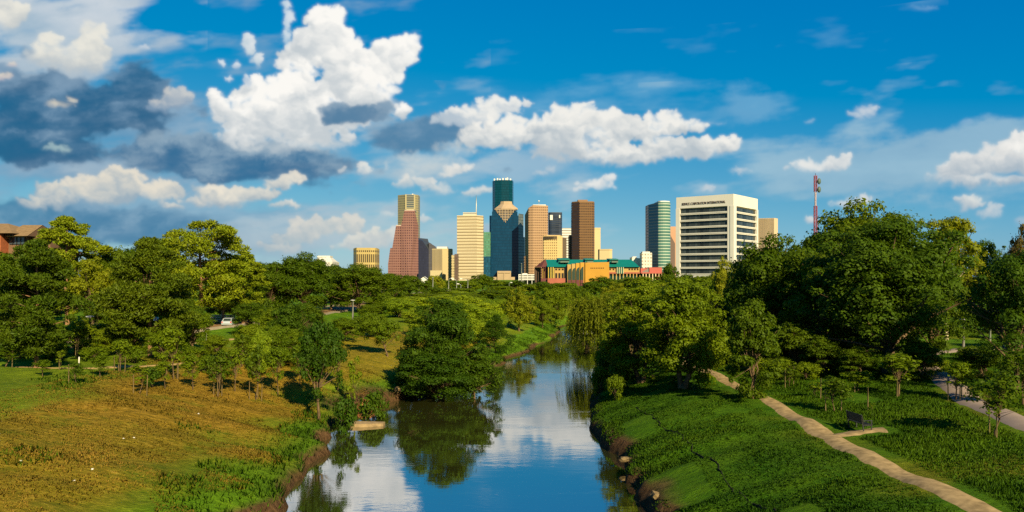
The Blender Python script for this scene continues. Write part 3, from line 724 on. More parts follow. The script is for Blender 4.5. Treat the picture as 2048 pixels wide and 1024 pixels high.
# -- brown tower
D = 2100
r = tower('brown_tower', 'dark brown gridded tower with chamfered corners and a small rooftop box, left of clear sky', D, 1166)
m = facade('brown_grid', (0.1392, 0.0731, 0.0296), (.04, .022, .012), 5.4, 6.8, .55, .52)
m2 = facade('brown_shaded', (0.0418, 0.0235, 0.0165), (.03, .02, .02), 5.4, 6.8, .55, .52)  # darker copy of the grid: the left face's shade is in its colour
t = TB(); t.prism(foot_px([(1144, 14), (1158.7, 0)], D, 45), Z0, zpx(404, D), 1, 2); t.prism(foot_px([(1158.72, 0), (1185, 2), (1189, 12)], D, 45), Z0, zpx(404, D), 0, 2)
t.put('tower_body', [m, m2, ROOF], r)
t = TB(); t.prism(foot_px([(1144.5, 13.8), (1158.7, .3), (1184.8, 2.3), (1188.6, 12)], D, 44), zpx(404, D), zpx(402.4, D)); t.put('parapet', mat('brown_stone', (0.1879, 0.1044, 0.0487), .8), r)
t = TB(); t.box(xpx(1156.5, D), xpx(1176, D), D+8, D+34, zpx(402.4, D), zpx(398.8, D)); t.put('penthouse', mat('brown_box', (0.2088, 0.1183, 0.0626), .8), r)
# -- plain tan slab and low tan block to its right
D = 2180
r = tower('tan_slab', 'plain pale tan windowless slab showing just right of the brown tower', D, 1195)
plainT = mat('tan_render', (0.4872, 0.3689, 0.2018), .8, .2, var=.05, scale=.03)
t = TB(); t.prism(foot_px([(1184, 0), (1201, 0)], D, 30), Z0, zpx(456, D), 0, 1); t.put('tower_body', [plainT, ROOF], r)
t = TB(); t.prism(foot_px([(1184, -.6), (1201.3, -.6)], D, 31), zpx(458, D), zpx(455.4, D)); t.put('parapet', plainT, r)
D = 1950
r = tower('low_tan_block', 'low broad tan block right of the plain tan slab, above the green roof', D, 1212)
t = TB(); t.prism(foot_px([(1199, 6), (1219, 0), (1224.5, 10)], D, 40), Z0, zpx(498.5, D), 0, 1); t.put('tower_body', [plainT, ROOF], r)
t = TB(); t.prism(foot_px([(1199, 5.4), (1219, -.6), (1224.8, 9.6)], D, 40.4), zpx(500.5, D), zpx(498, D)); t.put('parapet', mat('tan_cap', (0.4315, 0.3202, 0.1670), .8), r)
# -- gold low block, far left
D = 1700
r = tower('gold_block', 'low gold block with chamfered corners and dark vertical windows, alone left of the rose tower', D, 730)
m = facade('gold_grid', (0.3480, 0.2523, 0.0957), (.06, .04, .015), 4.3, 22, .6, .80, lo=-100, hi=zpx(500.5, D))
t = TB(); t.prism(foot_px([(706.8, 14), (713, 0), (741, 0), (750, 5), (754.5, 16)], D, 44), Z0, zpx(496.5, D), 0, 1); t.put('tower_body', [m, ROOF], r)
t = TB(); t.prism(foot_px([(709, 12), (714, 1), (741, 1), (752, 12)], D, 40), zpx(496.5, D), zpx(495.4, D)); t.put('parapet', mat('gold_stone', (0.3480, 0.2523, 0.0957), .7), r)
# -- grey stone five-sided tower
D = 2450
r = tower('grey_stone_tower', 'tall grey-green stone tower with a glazed chamfered corner, rising behind the rose stepped tower', D, 816)
m = facade('grey_grid', (0.2506, 0.2158, 0.1183), (.10, .09, .06), 5.6, 7.2, .5, .5)
t = TB(); t.prism(foot_px([(795.7, 22), (811, 0), (830, 0), (836.7, 16)], D, 60), Z0, zpx(389, D), 0, 1); t.put('tower_body', [m, ROOF], r)
t = TB()
t.box(xpx(810.3, D), xpx(813.2, D), D-1, D-.004, zpx(419, D), zpx(388.7, D)); t.box(xpx(827.8, D), xpx(830.4, D), D-1, D-.004, zpx(419, D), zpx(388.7, D)); t.box(xpx(813.2, D), xpx(827.8, D), D-1, D-.004, zpx(421, D), zpx(417, D))
t.put('stone_surround', mat('grey_stone', (0.3202, 0.2645, 0.1392), .8), r)
m = facade('dark_storeys', (0.2227, 0.2018, 0.1392), (.05, .06, .06), 60, 6.5, 1, .62, gspec=.5)
t = TB(); t.box(xpx(813.2, D), xpx(827.8, D), D-.6, D-.003, zpx(417, D), zpx(389.6, D)); t.put('corner_glazing', m, r)
t = TB(); t.box(xpx(823, D), xpx(826, D), D+10, D+16, zpx(389, D), zpx(386.8, D)); t.put('rooftop_equipment', WHITE, r)
# -- rose granite tower with raked, stepped sides
D = 2000
r = tower('rose_stepped_tower', 'rose granite tower with raked sides stepping down to the left', D, 806)
m = facade('rose_grid', (0.1870, 0.0914, 0.0740), (.075, .03, .03), 5.2, 6.4, .55, .48)
cap = mat('rose_cap', (0.4315, 0.3480, 0.2923), .8)
def slab(name, fpts, D, depth, m, top=1):
    """front outline in picture units [(x, y)...] counter-clockwise from lower left, pushed back by depth"""
    n = len(fpts); a = [P(x, y, D) for x, y in fpts]
    t.face(a, [(p.x, p.z) for p in a], m)
    for i in range(n):
        j = (i+1) % n; p, q = a[i], a[j]
        bk = lambda v: (v.x, v.y+depth, v.z)
        t.face([q, p, bk(p), bk(q)], [(D+0, q.z), (D+0, p.z), (D+depth, p.z), (D+depth, q.z)], m)
    t.face([(p.x, p.y+depth, p.z) for p in reversed(a)], m=m)
yb = 561
t = TB()
# front face leans left edge; right face a separate bevelled plane
A = dict(bl=P(776, yb, D), br=P(824, yb, D-10), tr=P(823, 421, D-2), tl=P(809, 421, D))
def q4(pts, m=0):
    t.face(pts, [((p[0]+p[1]*.6), p[2]) for p in pts], m)
Wd = [(809, 421), (802, 451)]
fr = [P(802, yb, D), P(820, yb, D-6), P(829.4, 421, D), P(809, 421, D), P(802, 452, D)]
q4(fr)
q4([P(820, yb, D-6), P(836.7, yb, D+16), P(836.7, 452, D+16), P(829.4, 421, D)])
bk = 48
q4([P(836.7, yb, D+16), P(836.7, yb, D+bk), P(836.7, 452, D+bk), P(836.7, 452, D+16)])
q4([P(829.4, 421, D), P(836.7, 452, D+16), P(836.7, 452, D+bk), P(829.4, 421, D+bk)]); q4([P(809, 421, D), P(829.4, 421, D), P(829.4, 421, D+bk), P(809, 421, D+bk)], 1)
q4([P(802, 452, D), P(809, 421, D), P(809, 421, D+bk), P(802, 452, D+bk)]); q4([P(836.7, yb, D+bk), P(802, yb, D+bk), P(802, 452, D+bk), P(809, 421, D+bk), P(829.4, 421, D+bk), P(836.7, 452, D+bk)])
t.put('tower_body', [m, cap], r)
t = TB(); slab('', [(784.5, yb), (802.02, yb), (802.02, 451.5), (792, 451.5), (784.5, 496)], D+1, 40, 0); slab('', [(776, yb), (784.5, yb), (784.5, 496), (780.5, 496), (776, 528)], D+2, 34, 0); t.put('stepped_wing', m, r)
t = TB(); t.box(xpx(792, D), xpx(802, D), D+1.5, D+38, zpx(452, D), zpx(449.8, D)); t.put('roof_coping', cap, r); t = TB(); t.box(xpx(809, D), xpx(829.2, D), D+.5, D+46, zpx(421.5, D), zpx(419.6, D)); t.put('roof_coping', cap, r)
# -- slate tower with sloping roof
D = 2150
r = tower('slate_sloped_tower', 'dark slate-blue glass tower with a roof sloping down to the right, behind the rose tower', D, 853)
m = facade('navy_glass', (0.0209, 0.0226, 0.0383), (.024, .027, .050), 4, 7, .85, .8, rough=.3, grough=.15, gspec=.3, var=.1)
m2 = facade('navy_side', (0.0592, 0.0522, 0.0522), (.07, .065, .07), 4, 7, .85, .8, rough=.4, grough=.2, gspec=.3, var=.1)
t = TB(); slab('', [(834, 561), (857.5, 561), (857.5, 500), (845, 482), (834, 477)], D, 40, 0); t.put('tower_body', [m], r)
t = TB(); slab('', [(857.52, 561), (871.5, 561), (871.5, 494), (857.52, 484.5)], D+.5, 40, 0); t.put('side_wing', m2, r)
t = TB(); q4([P(834, 477, D-.4), P(845, 482, D-.4), P(857.5, 500, D-.4), P(857.5, 484.4, D+22), P(855.5, 477.6, D+30), P(834, 475.6, D+30)]); q4([P(857.5, 484.4, D+22), P(857.5, 500, D-.4), P(857.5, 500, D+38), P(857.5, 484.4, D+38)]); t.put('sloped_roof', [mat('slate_glazing', (0.0348, 0.0418, 0.0522), .3, .4)], r)
# -- beige ribbed block
D = 1900
r = tower('beige_ribbed_block', 'beige ribbed block with a pale penthouse and low podium, between slate and white towers', D, 884)
m = facade('beige_ribs', (0.3480, 0.2714, 0.1531), (.16, .12, .07), 3.2, 200, .45, 1, grough=.4, var=.1, lo=-100, hi=zpx(499.5, D))
m2 = mat('beige_stone', (0.3689, 0.2854, 0.1462), .8, .2, var=.05, scale=.05)
t = TB(); t.prism(foot_px([(864, 10), (884.4, 0)], D, 40), Z0, zpx(497, D), 0, 2); t.prism(foot_px([(884.42, 0), (903.7, 12)], D, 40), Z0, zpx(497, D), 1, 2); t.put('tower_body', [m, m2, ROOF], r)
t = TB(); t.box(xpx(872.6, D), xpx(894, D), D+12, D+34, zpx(497, D), zpx(493, D)); t.put('penthouse', WHITE, r)
t = TB(); t.prism(foot_px([(860.5, -8), (884, -14)], D, 9), Z0, zpx(541, D), 0); t.put('podium', [mat('podium_stone', (0.4315, 0.3480, 0.1879), .8)], r)
D = 1800
r = tower('beige_sliver', 'narrow beige and brown block peeping left of the white banded tower with a mast', D, 909)
t = TB(); t.prism(foot_px([(903, 0), (909, 0)], D, 30), Z0, zpx(510, D), 0, 2); t.prism(foot_px([(909.02, -1), (916, 6)], D, 30), Z0, zpx(508, D), 1, 2)
t.put('tower_body', [facade('sliver_grid', (0.3828, 0.2993, 0.1531), (.2, .15, .08), 4, 6, .5, .5), facade('sliver_dark', (0.0905, 0.0592, 0.0418), (.08, .05, .04), 4, 6, .6, .6), ROOF], r)
# -- white tower with mast
D = 1850
r = tower('white_tower_with_mast', 'cream white tower ringed by storey ledges with a tall white rooftop mast', D, 940)
m = facade('cream_bands', (0.4524, 0.3741, 0.2436), (.20, .145, .075), 60, 7.2, 1, .40, grough=.5, var=.1)
t = TB(); t.prism(foot_px([(914, 6), (953.8, 0)], D, 34), Z0, zpx(430.5, D), 0, 1); t.prism(foot_px([(953.82, 0), (966.5, 14)], D, 34), Z0, zpx(430.5, D), 0, 1); t.put('tower_body', [m, ROOF], r)
t = TB()
for k in range(40):
    z = 7.2*(k+1)-1.2
    if z < zpx(432, D): t.prism(foot_px([(913.6, 5.6), (953.8, -.9), (967, 13.6)], D, 34.5), z-1.0, z)
t.put('storey_ledges', mat('cream_stone', (0.4872, 0.4002, 0.2610), .8), r)
t = TB(); t.box(xpx(925.6, D), xpx(953, D), D+6, D+26, zpx(430.5, D), zpx(428, D)); t.box(xpx(925.6, D), xpx(953, D), D+6, D+26, zpx(425.6, D), zpx(424.4, D))
for k in range(13): x = 926+k*2.15; t.box(xpx(x, D), xpx(x+.9, D), D+6.2, D+8, zpx(428, D), zpx(425.6, D))
t.put('penthouse', mat('cream_pent', (0.4785, 0.4002, 0.2697), .8), r)
t = TB(); t.tube([(xpx(952, D), D+14, zpx(430, D)), (xpx(952, D), D+14, zpx(408, D)), (xpx(952, D), D+14, zpx(389.5, D))], [1.5, 1.1, .5], 8); t.put('mast', WHITE, r)
# -- small teal pair
D = 2300
r = tower('small_teal_block', 'small green glass block with a navy base, squeezed left of the granite-crowned blue tower', D, 973)
t = TB(); t.prism(foot_px([(966, 0), (981, 0)], D, 30), zpx(513, D), zpx(464, D), 0, 2); t.prism(foot_px([(966, -1), (981, -1)], D, 30), Z0, zpx(513, D), 1, 2)
t.put('tower_body', [facade('sea_glass', (0.0696, 0.1531, 0.0905), (.06, .18, .12), 5, 7, .7, .6, gspec=.4), facade('navy_base', (0.0052, 0.0348, 0.0626), (.01, .06, .11), 4, 7, .8, .8, gspec=.4), ROOF], r)
# -- round-ended green glass tower on the right
D = 1500
r = tower('round_ended_tower', 'glass tower with flat dark blue side and pale green rounded end, left of white offices', D, 1322)
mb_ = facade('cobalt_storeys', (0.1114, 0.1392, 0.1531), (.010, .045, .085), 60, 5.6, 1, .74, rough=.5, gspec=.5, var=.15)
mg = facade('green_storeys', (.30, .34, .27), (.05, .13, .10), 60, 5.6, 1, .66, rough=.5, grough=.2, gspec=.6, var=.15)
t = TB()
x0 = xpx(1301.5, D); x1 = xpx(1316.5, D); x2 = xpx(1343.5, D)
rr_ = (x2-x1)*.62; cx, cy = x2-rr_, D+rr_-2
arc = [(cx+rr_*math.cos(a), cy+rr_*math.sin(a)) for a in [math.radians(215+k*12.5) for k in range(13)]]
# flat side first, then the round end
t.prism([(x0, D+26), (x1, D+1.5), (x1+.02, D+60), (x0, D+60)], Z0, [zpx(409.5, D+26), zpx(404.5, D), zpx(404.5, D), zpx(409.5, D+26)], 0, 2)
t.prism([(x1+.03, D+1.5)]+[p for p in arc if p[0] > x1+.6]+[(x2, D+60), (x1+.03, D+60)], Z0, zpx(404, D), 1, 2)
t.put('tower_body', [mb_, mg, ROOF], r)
t = TB(); t.prism([(x1+1, D+4)]+[(p[0]-.8, p[1]+1.5) for p in arc if p[0] > x1+3]+[(x2-1, D+50), (x1+1, D+50)], zpx(404, D), zpx(401.5, D)); t.put('penthouse', WHITE, r)
# -- salmon sliver
D = 1700
r = tower('salmon_block', 'narrow salmon slab showing between the round-ended tower and the white office building', D, 1347)
t = TB(); t.prism(foot_px([(1340, 0), (1356, 0)], D, 20), Z0, zpx(453, D), 0, 1); t.put('tower_body', [mat('salmon_stone', (0.3828, 0.2088, 0.1253), .8, var=.06, scale=.03), ROOF], r)
t = TB(); t.prism([(xpx(1340, D), D-3), (xpx(1349.5, D), D-3), (xpx(1349.5, D), D-.01), (xpx(1340, D), D-.01)], Z0, [zpx(470, D), zpx(487, D), zpx(487, D), zpx(470, D)]); t.put('lower_wing', mat('umber_wing', (0.1183, 0.0766, 0.0592), .8), r)
# -- striped tan tower on the right
D = 900
r = tower('striped_tan_tower', 'tan tower of narrow vertical dark stripes, right of the white office building', D, 1535)
m = facade('tan_stripes', (0.4315, 0.3202, 0.1949), (.16, .085, .045), 2.05, 400, .48, 1, grough=.4, var=.08, lo=-100, hi=zpx(436.8, D))
t = TB(); t.prism(foot_px([(1516.5, 5), (1548.5, 0)], D, 26), Z0, zpx(436, D), 0, 1); t.prism(foot_px([(1548.52, 0), (1555.7, 8)], D, 26), Z0, zpx(436, D), 2, 1); t.put('tower_body', [m, ROOF, mat('tan_end', (0.4594, 0.3480, 0.2227), .8, var=.05)], r)
t = TB()
for k in range(16): x = 1517.2+k*2.0; e = 5-5*k/15.6; t.box(xpx(x, D), xpx(x+.8, D), D+e-.75, D+e-.0, Z0, zpx(436.2, D))
t.put('wall_fins', mat('tan_fin', (0.4594, 0.3480, 0.2158), .8), r)
# -- small white blocks
D = 1600
D = 1250
r = tower('white_gridded_block', 'small white gridded block left of the round-ended glass tower', D, 1293)
m = facade('white_grid', (0.5568, 0.5150, 0.4454), (.36, .28, .20), 4.3, 5.2, .5, .45)
t = TB(); t.prism(foot_px([(1283.8, 3), (1304, 0)], D, 24), Z0, zpx(505.5, D), 0, 1); t.put('tower_body', [m, ROOF], r)
t = TB(); t.box(xpx(1286, D), xpx(1301, D), D+5, D+20, zpx(505.5, D), zpx(503, D)); t.put('penthouse', WHITE, r)
D = 1640
D = 1280
r = tower('low_white_block', 'low white block with a sloped top just left of the white gridded block', D, 1274)
t = TB(); t.prism(foot_px([(1264, 0), (1283, 0)], D, 24), Z0, [zpx(514.5, D), zpx(517, D), zpx(517, D), zpx(514.5, D)], 0, 1); t.put('tower_body', [facade('white_grid_b', (0.5429, 0.5011, 0.4315), (.5, .42, .32), 5, 6, .4, .3), ROOF], r)
t = TB(); t.box(xpx(1266, D), xpx(1274, D), D+4, D+14, zpx(516, D), zpx(513, D)); t.put('penthouse', WHITE, r)
D = 520
r = tower('hipped_white_building', 'white building with a stepped hipped top peeping over dark trees, left of the gold block', D, 648)
t = TB(); t.prism(foot_px([(622, 4), (665, 0)], D, 20), Z0, zpx(523, D), 0, 1); t.put('wall', [facade('white_lows', (0.5429, 0.5011, 0.4315), (.35, .3, .25), 3, 3.4, .5, .4), ROOF], r)
t = TB(); a = [(xpx(626, D), D+2), (xpx(664, D), D+1), (xpx(664, D), D+18), (xpx(626, D), D+18)]; b = [(xpx(632, D), D+7), (xpx(655, D), D+6), (xpx(655, D), D+13), (xpx(632, D), D+13)]
for k in range(4): j = (k+1) % 4; t.face([(*a[k], zpx(523, D)), (*a[j], zpx(523, D)), (*b[j], zpx(513.5, D)), (*b[k], zpx(513.5, D))])
t.box(xpx(630, D), xpx(656, D), D+6, D+14, zpx(513.8, D), zpx(511, D)); t.put('roof', mat('white_roof', (0.5150, 0.4733, 0.4037), .7), r)
D = 640
r = tower('white_parking_deck', 'low white open-sided parking deck in front of the tan tower foot', D, 1058)
t = TB()
for y in (549.5, 552.8, 556, 559.2): t.box(xpx(1037, D), xpx(1074, D), D, D+22, zpx(y+.9, D), zpx(y-.9, D))
for x in (1037.5, 1046, 1055, 1064, 1073): t.box(xpx(x-.5, D), xpx(x+.5, D), D+.3, D+.9, Z0, zpx(549.6, D))
t.box(xpx(1045, D), xpx(1055, D), D+6, D+12, zpx(549, D), zpx(546.6, D)); t.put('deck_slabs', WHITE, r)
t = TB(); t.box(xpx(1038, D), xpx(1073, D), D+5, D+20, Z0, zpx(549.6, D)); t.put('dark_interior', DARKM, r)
D = 700
r = tower('small_white_gable_house', 'tiny white gabled building under the slate tower, half behind trees', D, 847)
t = TB(); slab('', [(838, 572), (857, 572), (857, 560), (847.5, 553), (838, 560)], D, 12, 0); t.put('wall', [WHITE], r)
t = TB()
q4([P(837, 560.5, D-1), P(847.5, 552.5, D-1), P(847.5, 552.5, D+13), P(837, 560.5, D+13)]); q4([P(847.5, 552.5, D-1), P(858, 560.5, D-1), P(858, 560.5, D+13), P(847.5, 552.5, D+13)]); t.put('roof', [mat('navy_roof', (0.0348, 0.0418, 0.0557), .6)], r)

# ---------------------------------------------------------------- white ten-storey office building with lettering
r = empty('white_office_building', (105, 380, 4.2), 0, 'white ten-storey office building with dark window bands and brown lettering along its top', 'building')
CN = Vector((105.2, 380)); ul = Vector((-.793, .609)); ur = Vector((.609, .793)); LL, LR = 29.6, 31.5
wht = mat('white_concrete', (0.5568, 0.5150, 0.4454), .7, .2, var=.04, scale=.15)
crm = mat('cream_reveal', (0.3619, 0.2923, 0.1392), .8, .1)
zt = zpx(387.6, 380); zw = zpx(411, 380); nfl = 10; fh = 13.95*380/F
def cpt(a, b, z): p = CN+ul*a+ur*b; return (p.x, p.y, z)
def cbox(t, a0, a1, b0, b1, z0, z1, m=0):
    """box in the building's own axes: a along the left face, b along the right face (both from the near corner)"""
    f = [cpt(a1, b0, 0), cpt(a0, b0, 0), cpt(a0, b1, 0), cpt(a1, b1, 0)]
    t.prism([(p[0], p[1]) for p in f], z0, z1, m, bottom=True)
t = TB()
cbox(t, 0, LL, 0, LR, zw, zt)                                         # header
cbox(t, -.25, 1.6, -.25, 1.6, 4, zw-.002); cbox(t, LL-2.0, LL+.15, -.25, 1.4, 4, zw-.002); cbox(t, -.2, 1.4, LR-1.6, LR+.2, 4, zw-.002)   # piers
cbox(t, 1.61, 3.0, -.05, .55, 4, zw-.003); cbox(t, -.05, .55, 1.61, 3.6, 4, zw-.003)
for k in range(nfl+1):
    z1 = zw-k*fh
    zb = z1-1.0
    if k == 0: continue
    for (o0, o1, h0, h1) in ((.0, 1.2, .44, .86), (.0, 1.2, -.06, .26)):
        cbox(t, 3.0, LL-2.0, o0, o1, z1+h0, z1+h1); cbox(t, o0, o1, 3.6, LR-1.6, z1+h0, z1+h1)
cbox(t, 1.61, LL-2.01, .1, LR-1.61, 4, zw-nfl*fh-.07)
t.put('wall', [wht, crm], r)
t = TB()
cbox(t, 3.0, LL-2.0, .45, 1.2, zw-.35, zw-.01); cbox(t, .45, 1.2, 3.6, LR-1.6, zw-.35, zw-.01)
for k in range(1, nfl+1):
    z1 = zw-k*fh
    cbox(t, 3.0, LL-2.0, .40, 1.2, z1+.26, z1+.44); cbox(t, .40, 1.2, 3.6, LR-1.6, z1+.26, z1+.44)
t.put('spandrel_groove', [crm], r)
wm = facade('office_glass', (0.0113, 0.0113, 0.0104), (.030, .036, .036), 1.5, 50, .93, 1, rough=.5, grough=.15, gspec=.22, var=.55)
for k in range(nfl):
    z1 = zw-k*fh-(.35 if k == 0 else .06); z0 = zw-(k+1)*fh+.86
    for side in (0, 1):
        t = TB(); p = ((3.0, LL-2.0) if side == 0 else (3.6, LR-1.6))
        a, b = (cpt(p[1], .8, 0), cpt(p[0], .8, 0)) if side == 0 else (cpt(.8, p[0], 0), cpt(.8, p[1], 0))
        ln = p[1]-p[0]
        t.face([(a[0], a[1], z0), (b[0], b[1], z0), (b[0], b[1], z1), (a[0], a[1], z1)], [(0, z0), (ln, z0), (ln, z1), (0, z1)])
        n = (ur if side == 0 else ul)*.3
        t.face([(b[0]+n.x, b[1]+n.y, z0), (a[0]+n.x, a[1]+n.y, z0), (a[0]+n.x, a[1]+n.y, z1), (b[0]+n.x, b[1]+n.y, z1)], [(0, z0), (ln, z0), (ln, z1), (0, z1)])
        t.put('window_band', wm, r)
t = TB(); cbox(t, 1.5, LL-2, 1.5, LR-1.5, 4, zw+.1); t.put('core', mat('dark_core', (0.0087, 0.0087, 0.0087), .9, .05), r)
t = TB(); cbox(t, 5, 13, 8, 18, zt, zt+.9); t.put('penthouse', wht, r)
fc = bpy.data.curves.new('lettering', 'FONT'); fc.body = 'SERVICE CORPORATION INTERNATIONAL'; fc.size = 1.55; fc.extrude = .06; fc.offset = .012; fc.space_character = 1.05
fo = bpy.data.objects.new('lettering', fc); SC.collection.objects.link(fo); bpy.context.view_layer.update()
lm = bpy.data.meshes.new_from_object(fo.evaluated_get(bpy.context.evaluated_depsgraph_get())); bpy.data.objects.remove(fo)
w = max(v.co.x for v in lm.vertices); want = 22.6
for v in lm.vertices: v.co.x *= want/w; v.co.y *= 1.12
lm.materials.clear(); lm.materials.append(mat('brown_letters', (0.0696, 0.0383, 0.0139), .5))
lo = bpy.data.objects.new('lettering', lm); SC.collection.objects.link(lo); lo.parent = r
n_out = Vector((-ur.x, -ur.y, 0)); xd = Vector((-ul.x, -ul.y, 0))
p0 = Vector(cpt(26.6, -.08, zt-4.1))-Vector(r.location)
lo.matrix_local = Matrix((( xd.x, 0, n_out.x, p0.x), (xd.y, 0, n_out.y, p0.y), (0, 1, 0, p0.z), (0, 0, 0, 1)))

# ---------------------------------------------------------------- long low building with teal metal roof
D = 500
r = empty('green_roofed_building', (xpx(1180, D), D, 4.5), 0, 'long low building with teal metal roof, orange front wall and tall yellow fins', 'building')
teal = mat('teal_roof', (0.0035, 0.1322, 0.1044), .5, .3, var=.08, scale=.4)
orange = mat('orange_stucco', (.42, .215, .035), .85, .1, var=.05, scale=.2)
yellow = mat('yellow_stucco', (.36, .225, .075), .85, .1, var=.05, scale=.2)
pink = mat('pink_stone', (0.2923, 0.0905, 0.0592), .85, .1, var=.08, scale=.3)
maroon = mat('shaded_stone', (0.1114, 0.0383, 0.0383), .85, .1, var=.08, scale=.3)  # dark tone carries the shade on the gable, portico and arches
gglass = mat('green_glass', (0.0278, 0.1114, 0.0766), .15, .5)
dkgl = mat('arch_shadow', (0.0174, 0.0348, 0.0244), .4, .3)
dkp = mat('dark_window', (0.0244, 0.0174, 0.0139), .2, .5)
SIGNB = mat('sign_brown', (0.1131, 0.0522, 0.0087), .6)
def X(x): return xpx(x, D)
def Zp(y): return zpx(y, D)
def rb(t, x0, x1, y0, y1, d0, d1, m=0):      # box from picture extents
    t.box(X(x0), X(x1), D+d0, D+d1, Zp(y1), Zp(y0), m)
t = TB()                                        # gabled roof, ridge along the length
def qf(pts, m=0): t.face([Vector(p) for p in pts], m=m)
e0, e1, rd0, rd1 = 1094, 1279, 1091, 1268
qf([(X(e0), D-1, Zp(534)), (X(e1), D-1, Zp(534)), (X(rd1), D+11, Zp(518.3)), (X(rd0), D+11, Zp(518.3))])
qf([(X(e1), D+23, Zp(534)), (X(e0), D+23, Zp(534)), (X(rd0), D+11, Zp(518.3)), (X(rd1), D+11, Zp(518.3))])
qf([(X(e1), D-1, Zp(534)), (X(e1), D+23, Zp(534)), (X(rd1), D+11, Zp(518.3))])
qf([(X(e0), D-1, Zp(534)), (X(e0), D+23, Zp(534)), (X(e1), D+23, Zp(534)), (X(e1), D-1, Zp(534))])
roof = t.put('roof', [teal], r)
for xa, xb, yt in ((1117, 1141, 514.6), (1171, 1190, 515.2), (1220, 1239.5, 515.6)):
    t = TB(); a = [(X(xa), D+4), (X(xb), D+4), (X(xb), D+18), (X(xa), D+18)]
    t.prism([(X(xa+1), D+5), (X(xb-1), D+5), (X(xb-1), D+17), (X(xa+1), D+17)], Zp(527), Zp(517.4))
    t.prism(a, Zp(519.5), [Zp(519), Zp(519), Zp(yt), Zp(yt)])
    t.v = [(p[0], p[1]-.0, p[2]) for p in t.v]
    d = t.put('dormer', [teal], r); d.parent = roof
    t = TB(); t.box(X(xa+4), X(xb-3), D+1.6, D+4.6, Zp(525.0), Zp(521.9)); d2 = t.put('vent_louvre', [mat('louvre_grey', (0.0835, 0.1183, 0.0905), .6)], r); d2.parent = roof
t = TB(); rb(t, 1096, 1130.5, 534.2, 572, .3, 22, 0); t.put('wall', [yellow], r)
t = TB(); rb(t, 1095, 1108.5, 534.3, 572, -.1, .2); t.put('recess', [dkgl], r)
t = TB()
for x in (1101, 1105.5): rb(t, x, x+1.6, 534.4, 560, -.9, -.2)
for x in (1096.2, ): rb(t, x, x+1.2, 534.4, 560, -.9, -.2)
t.put('column', [mat('ochre_column', (0.4872, 0.3341, 0.0557), .8)], r)
t = TB(); rb(t, 1095, 1130.3, 556.5, 572, -1.2, .25); t.put('base_wall', [pink], r)
for x in (1110.8, 1117.2, 1123.6):
    t = TB(); rb(t, x, x+3.7, 537.2, 540.3, .05, .29); t.put('window', [dkp], r)
    t = TB(); rb(t, x, x+3.7, 546.2, 556.2, .05, .29); t.put('window', [dkp], r)
t = TB(); rb(t, 1128.3, 1134.5, 534.2, 572, .1, 20); t.put('recess', [dkp], r)
# gable end and portico, their shade put into the maroon
t = TB()
g = [(1083, 534), (1090.8, 517.6), (1096, 534)]
a = [P(x, y, D+2) for x, y in g]; b = [P(x, y, D+20) for x, y in g]
t.face(a); t.face([b[2], b[1], b[0]]); t.face([a[0], b[0], b[1], a[1]]); t.face([a[1], b[1], b[2], a[2]])
t.face([P(1070, 534, D+6), P(1083, 534, D+2), P(1090.8, 517.6, D+2), P(1081, 527, D+6)])
for x in (1083.2, 1086.6, 1090, 1093.2): rb(t, x, x+1.1, 534, 571, 1.4, 2.2)
rb(t, 1082, 1096, 556.8, 572, 1.0, 4)
t.put('portico', [maroon], r)
t = TB(); rb(t, 1084, 1094, 533.8, 572, 4.5, 5); rb(t, 1070.5, 1083, 534.1, 572, 7, 20); t.put('recess', [mat('shaded_recess', (0.0626, 0.0348, 0.0209), .8)], r)  # dark blocks behind the columns, coloured for the shade there
for x in (1085.2, 1088.6): t = TB(); rb(t, x, x+1.2, 536, 570, 3.6, 4.4); t.put('column', [mat('ochre_post', (0.4315, 0.2923, 0.0487), .8)], r)
# fins; flat dark panels on their fronts paint the shade of the arches
for k in range(4):
    xa = 1134.2+k*8.35; yt = 529-k*1.25; dz = -3-k*.8
    t = TB(); rb(t, xa, xa+7.9, yt, 572, dz, dz+14); w = t.put('fin', [orange if k > 1 else yellow], r)
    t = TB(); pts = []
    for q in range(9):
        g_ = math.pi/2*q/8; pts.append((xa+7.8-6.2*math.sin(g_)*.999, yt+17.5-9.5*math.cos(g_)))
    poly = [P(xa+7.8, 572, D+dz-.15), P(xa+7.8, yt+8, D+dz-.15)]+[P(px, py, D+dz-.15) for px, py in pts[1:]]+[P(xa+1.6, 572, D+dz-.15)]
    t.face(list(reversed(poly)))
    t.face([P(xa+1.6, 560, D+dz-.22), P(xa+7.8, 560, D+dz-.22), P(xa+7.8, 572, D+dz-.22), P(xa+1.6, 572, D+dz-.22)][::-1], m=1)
    q = t.put('arch_shade', [dkgl, maroon], r); q.parent = w
t = TB(); t.prism([(X(1168.7), D-6.2), (X(1215), D-8.5), (X(1215), D+10), (X(1168.7), D+10)], 3, [Zp(525.5), Zp(524.6), Zp(524.6), Zp(525.5)]); bigw = t.put('orange_wall', [orange], r)
for k in range(8):
    x = 1179.5+k*3.4; fr_ = (x-1168.7)/(1215-1168.7); d = -6.2-2.3*fr_
    t = TB(); t.box(X(x), X(x+1.6), D+d-.30, D+d-.06, Zp(537.3), Zp(535.3)); q = t.put('sign_letter', [SIGNB], r); q.parent = bigw
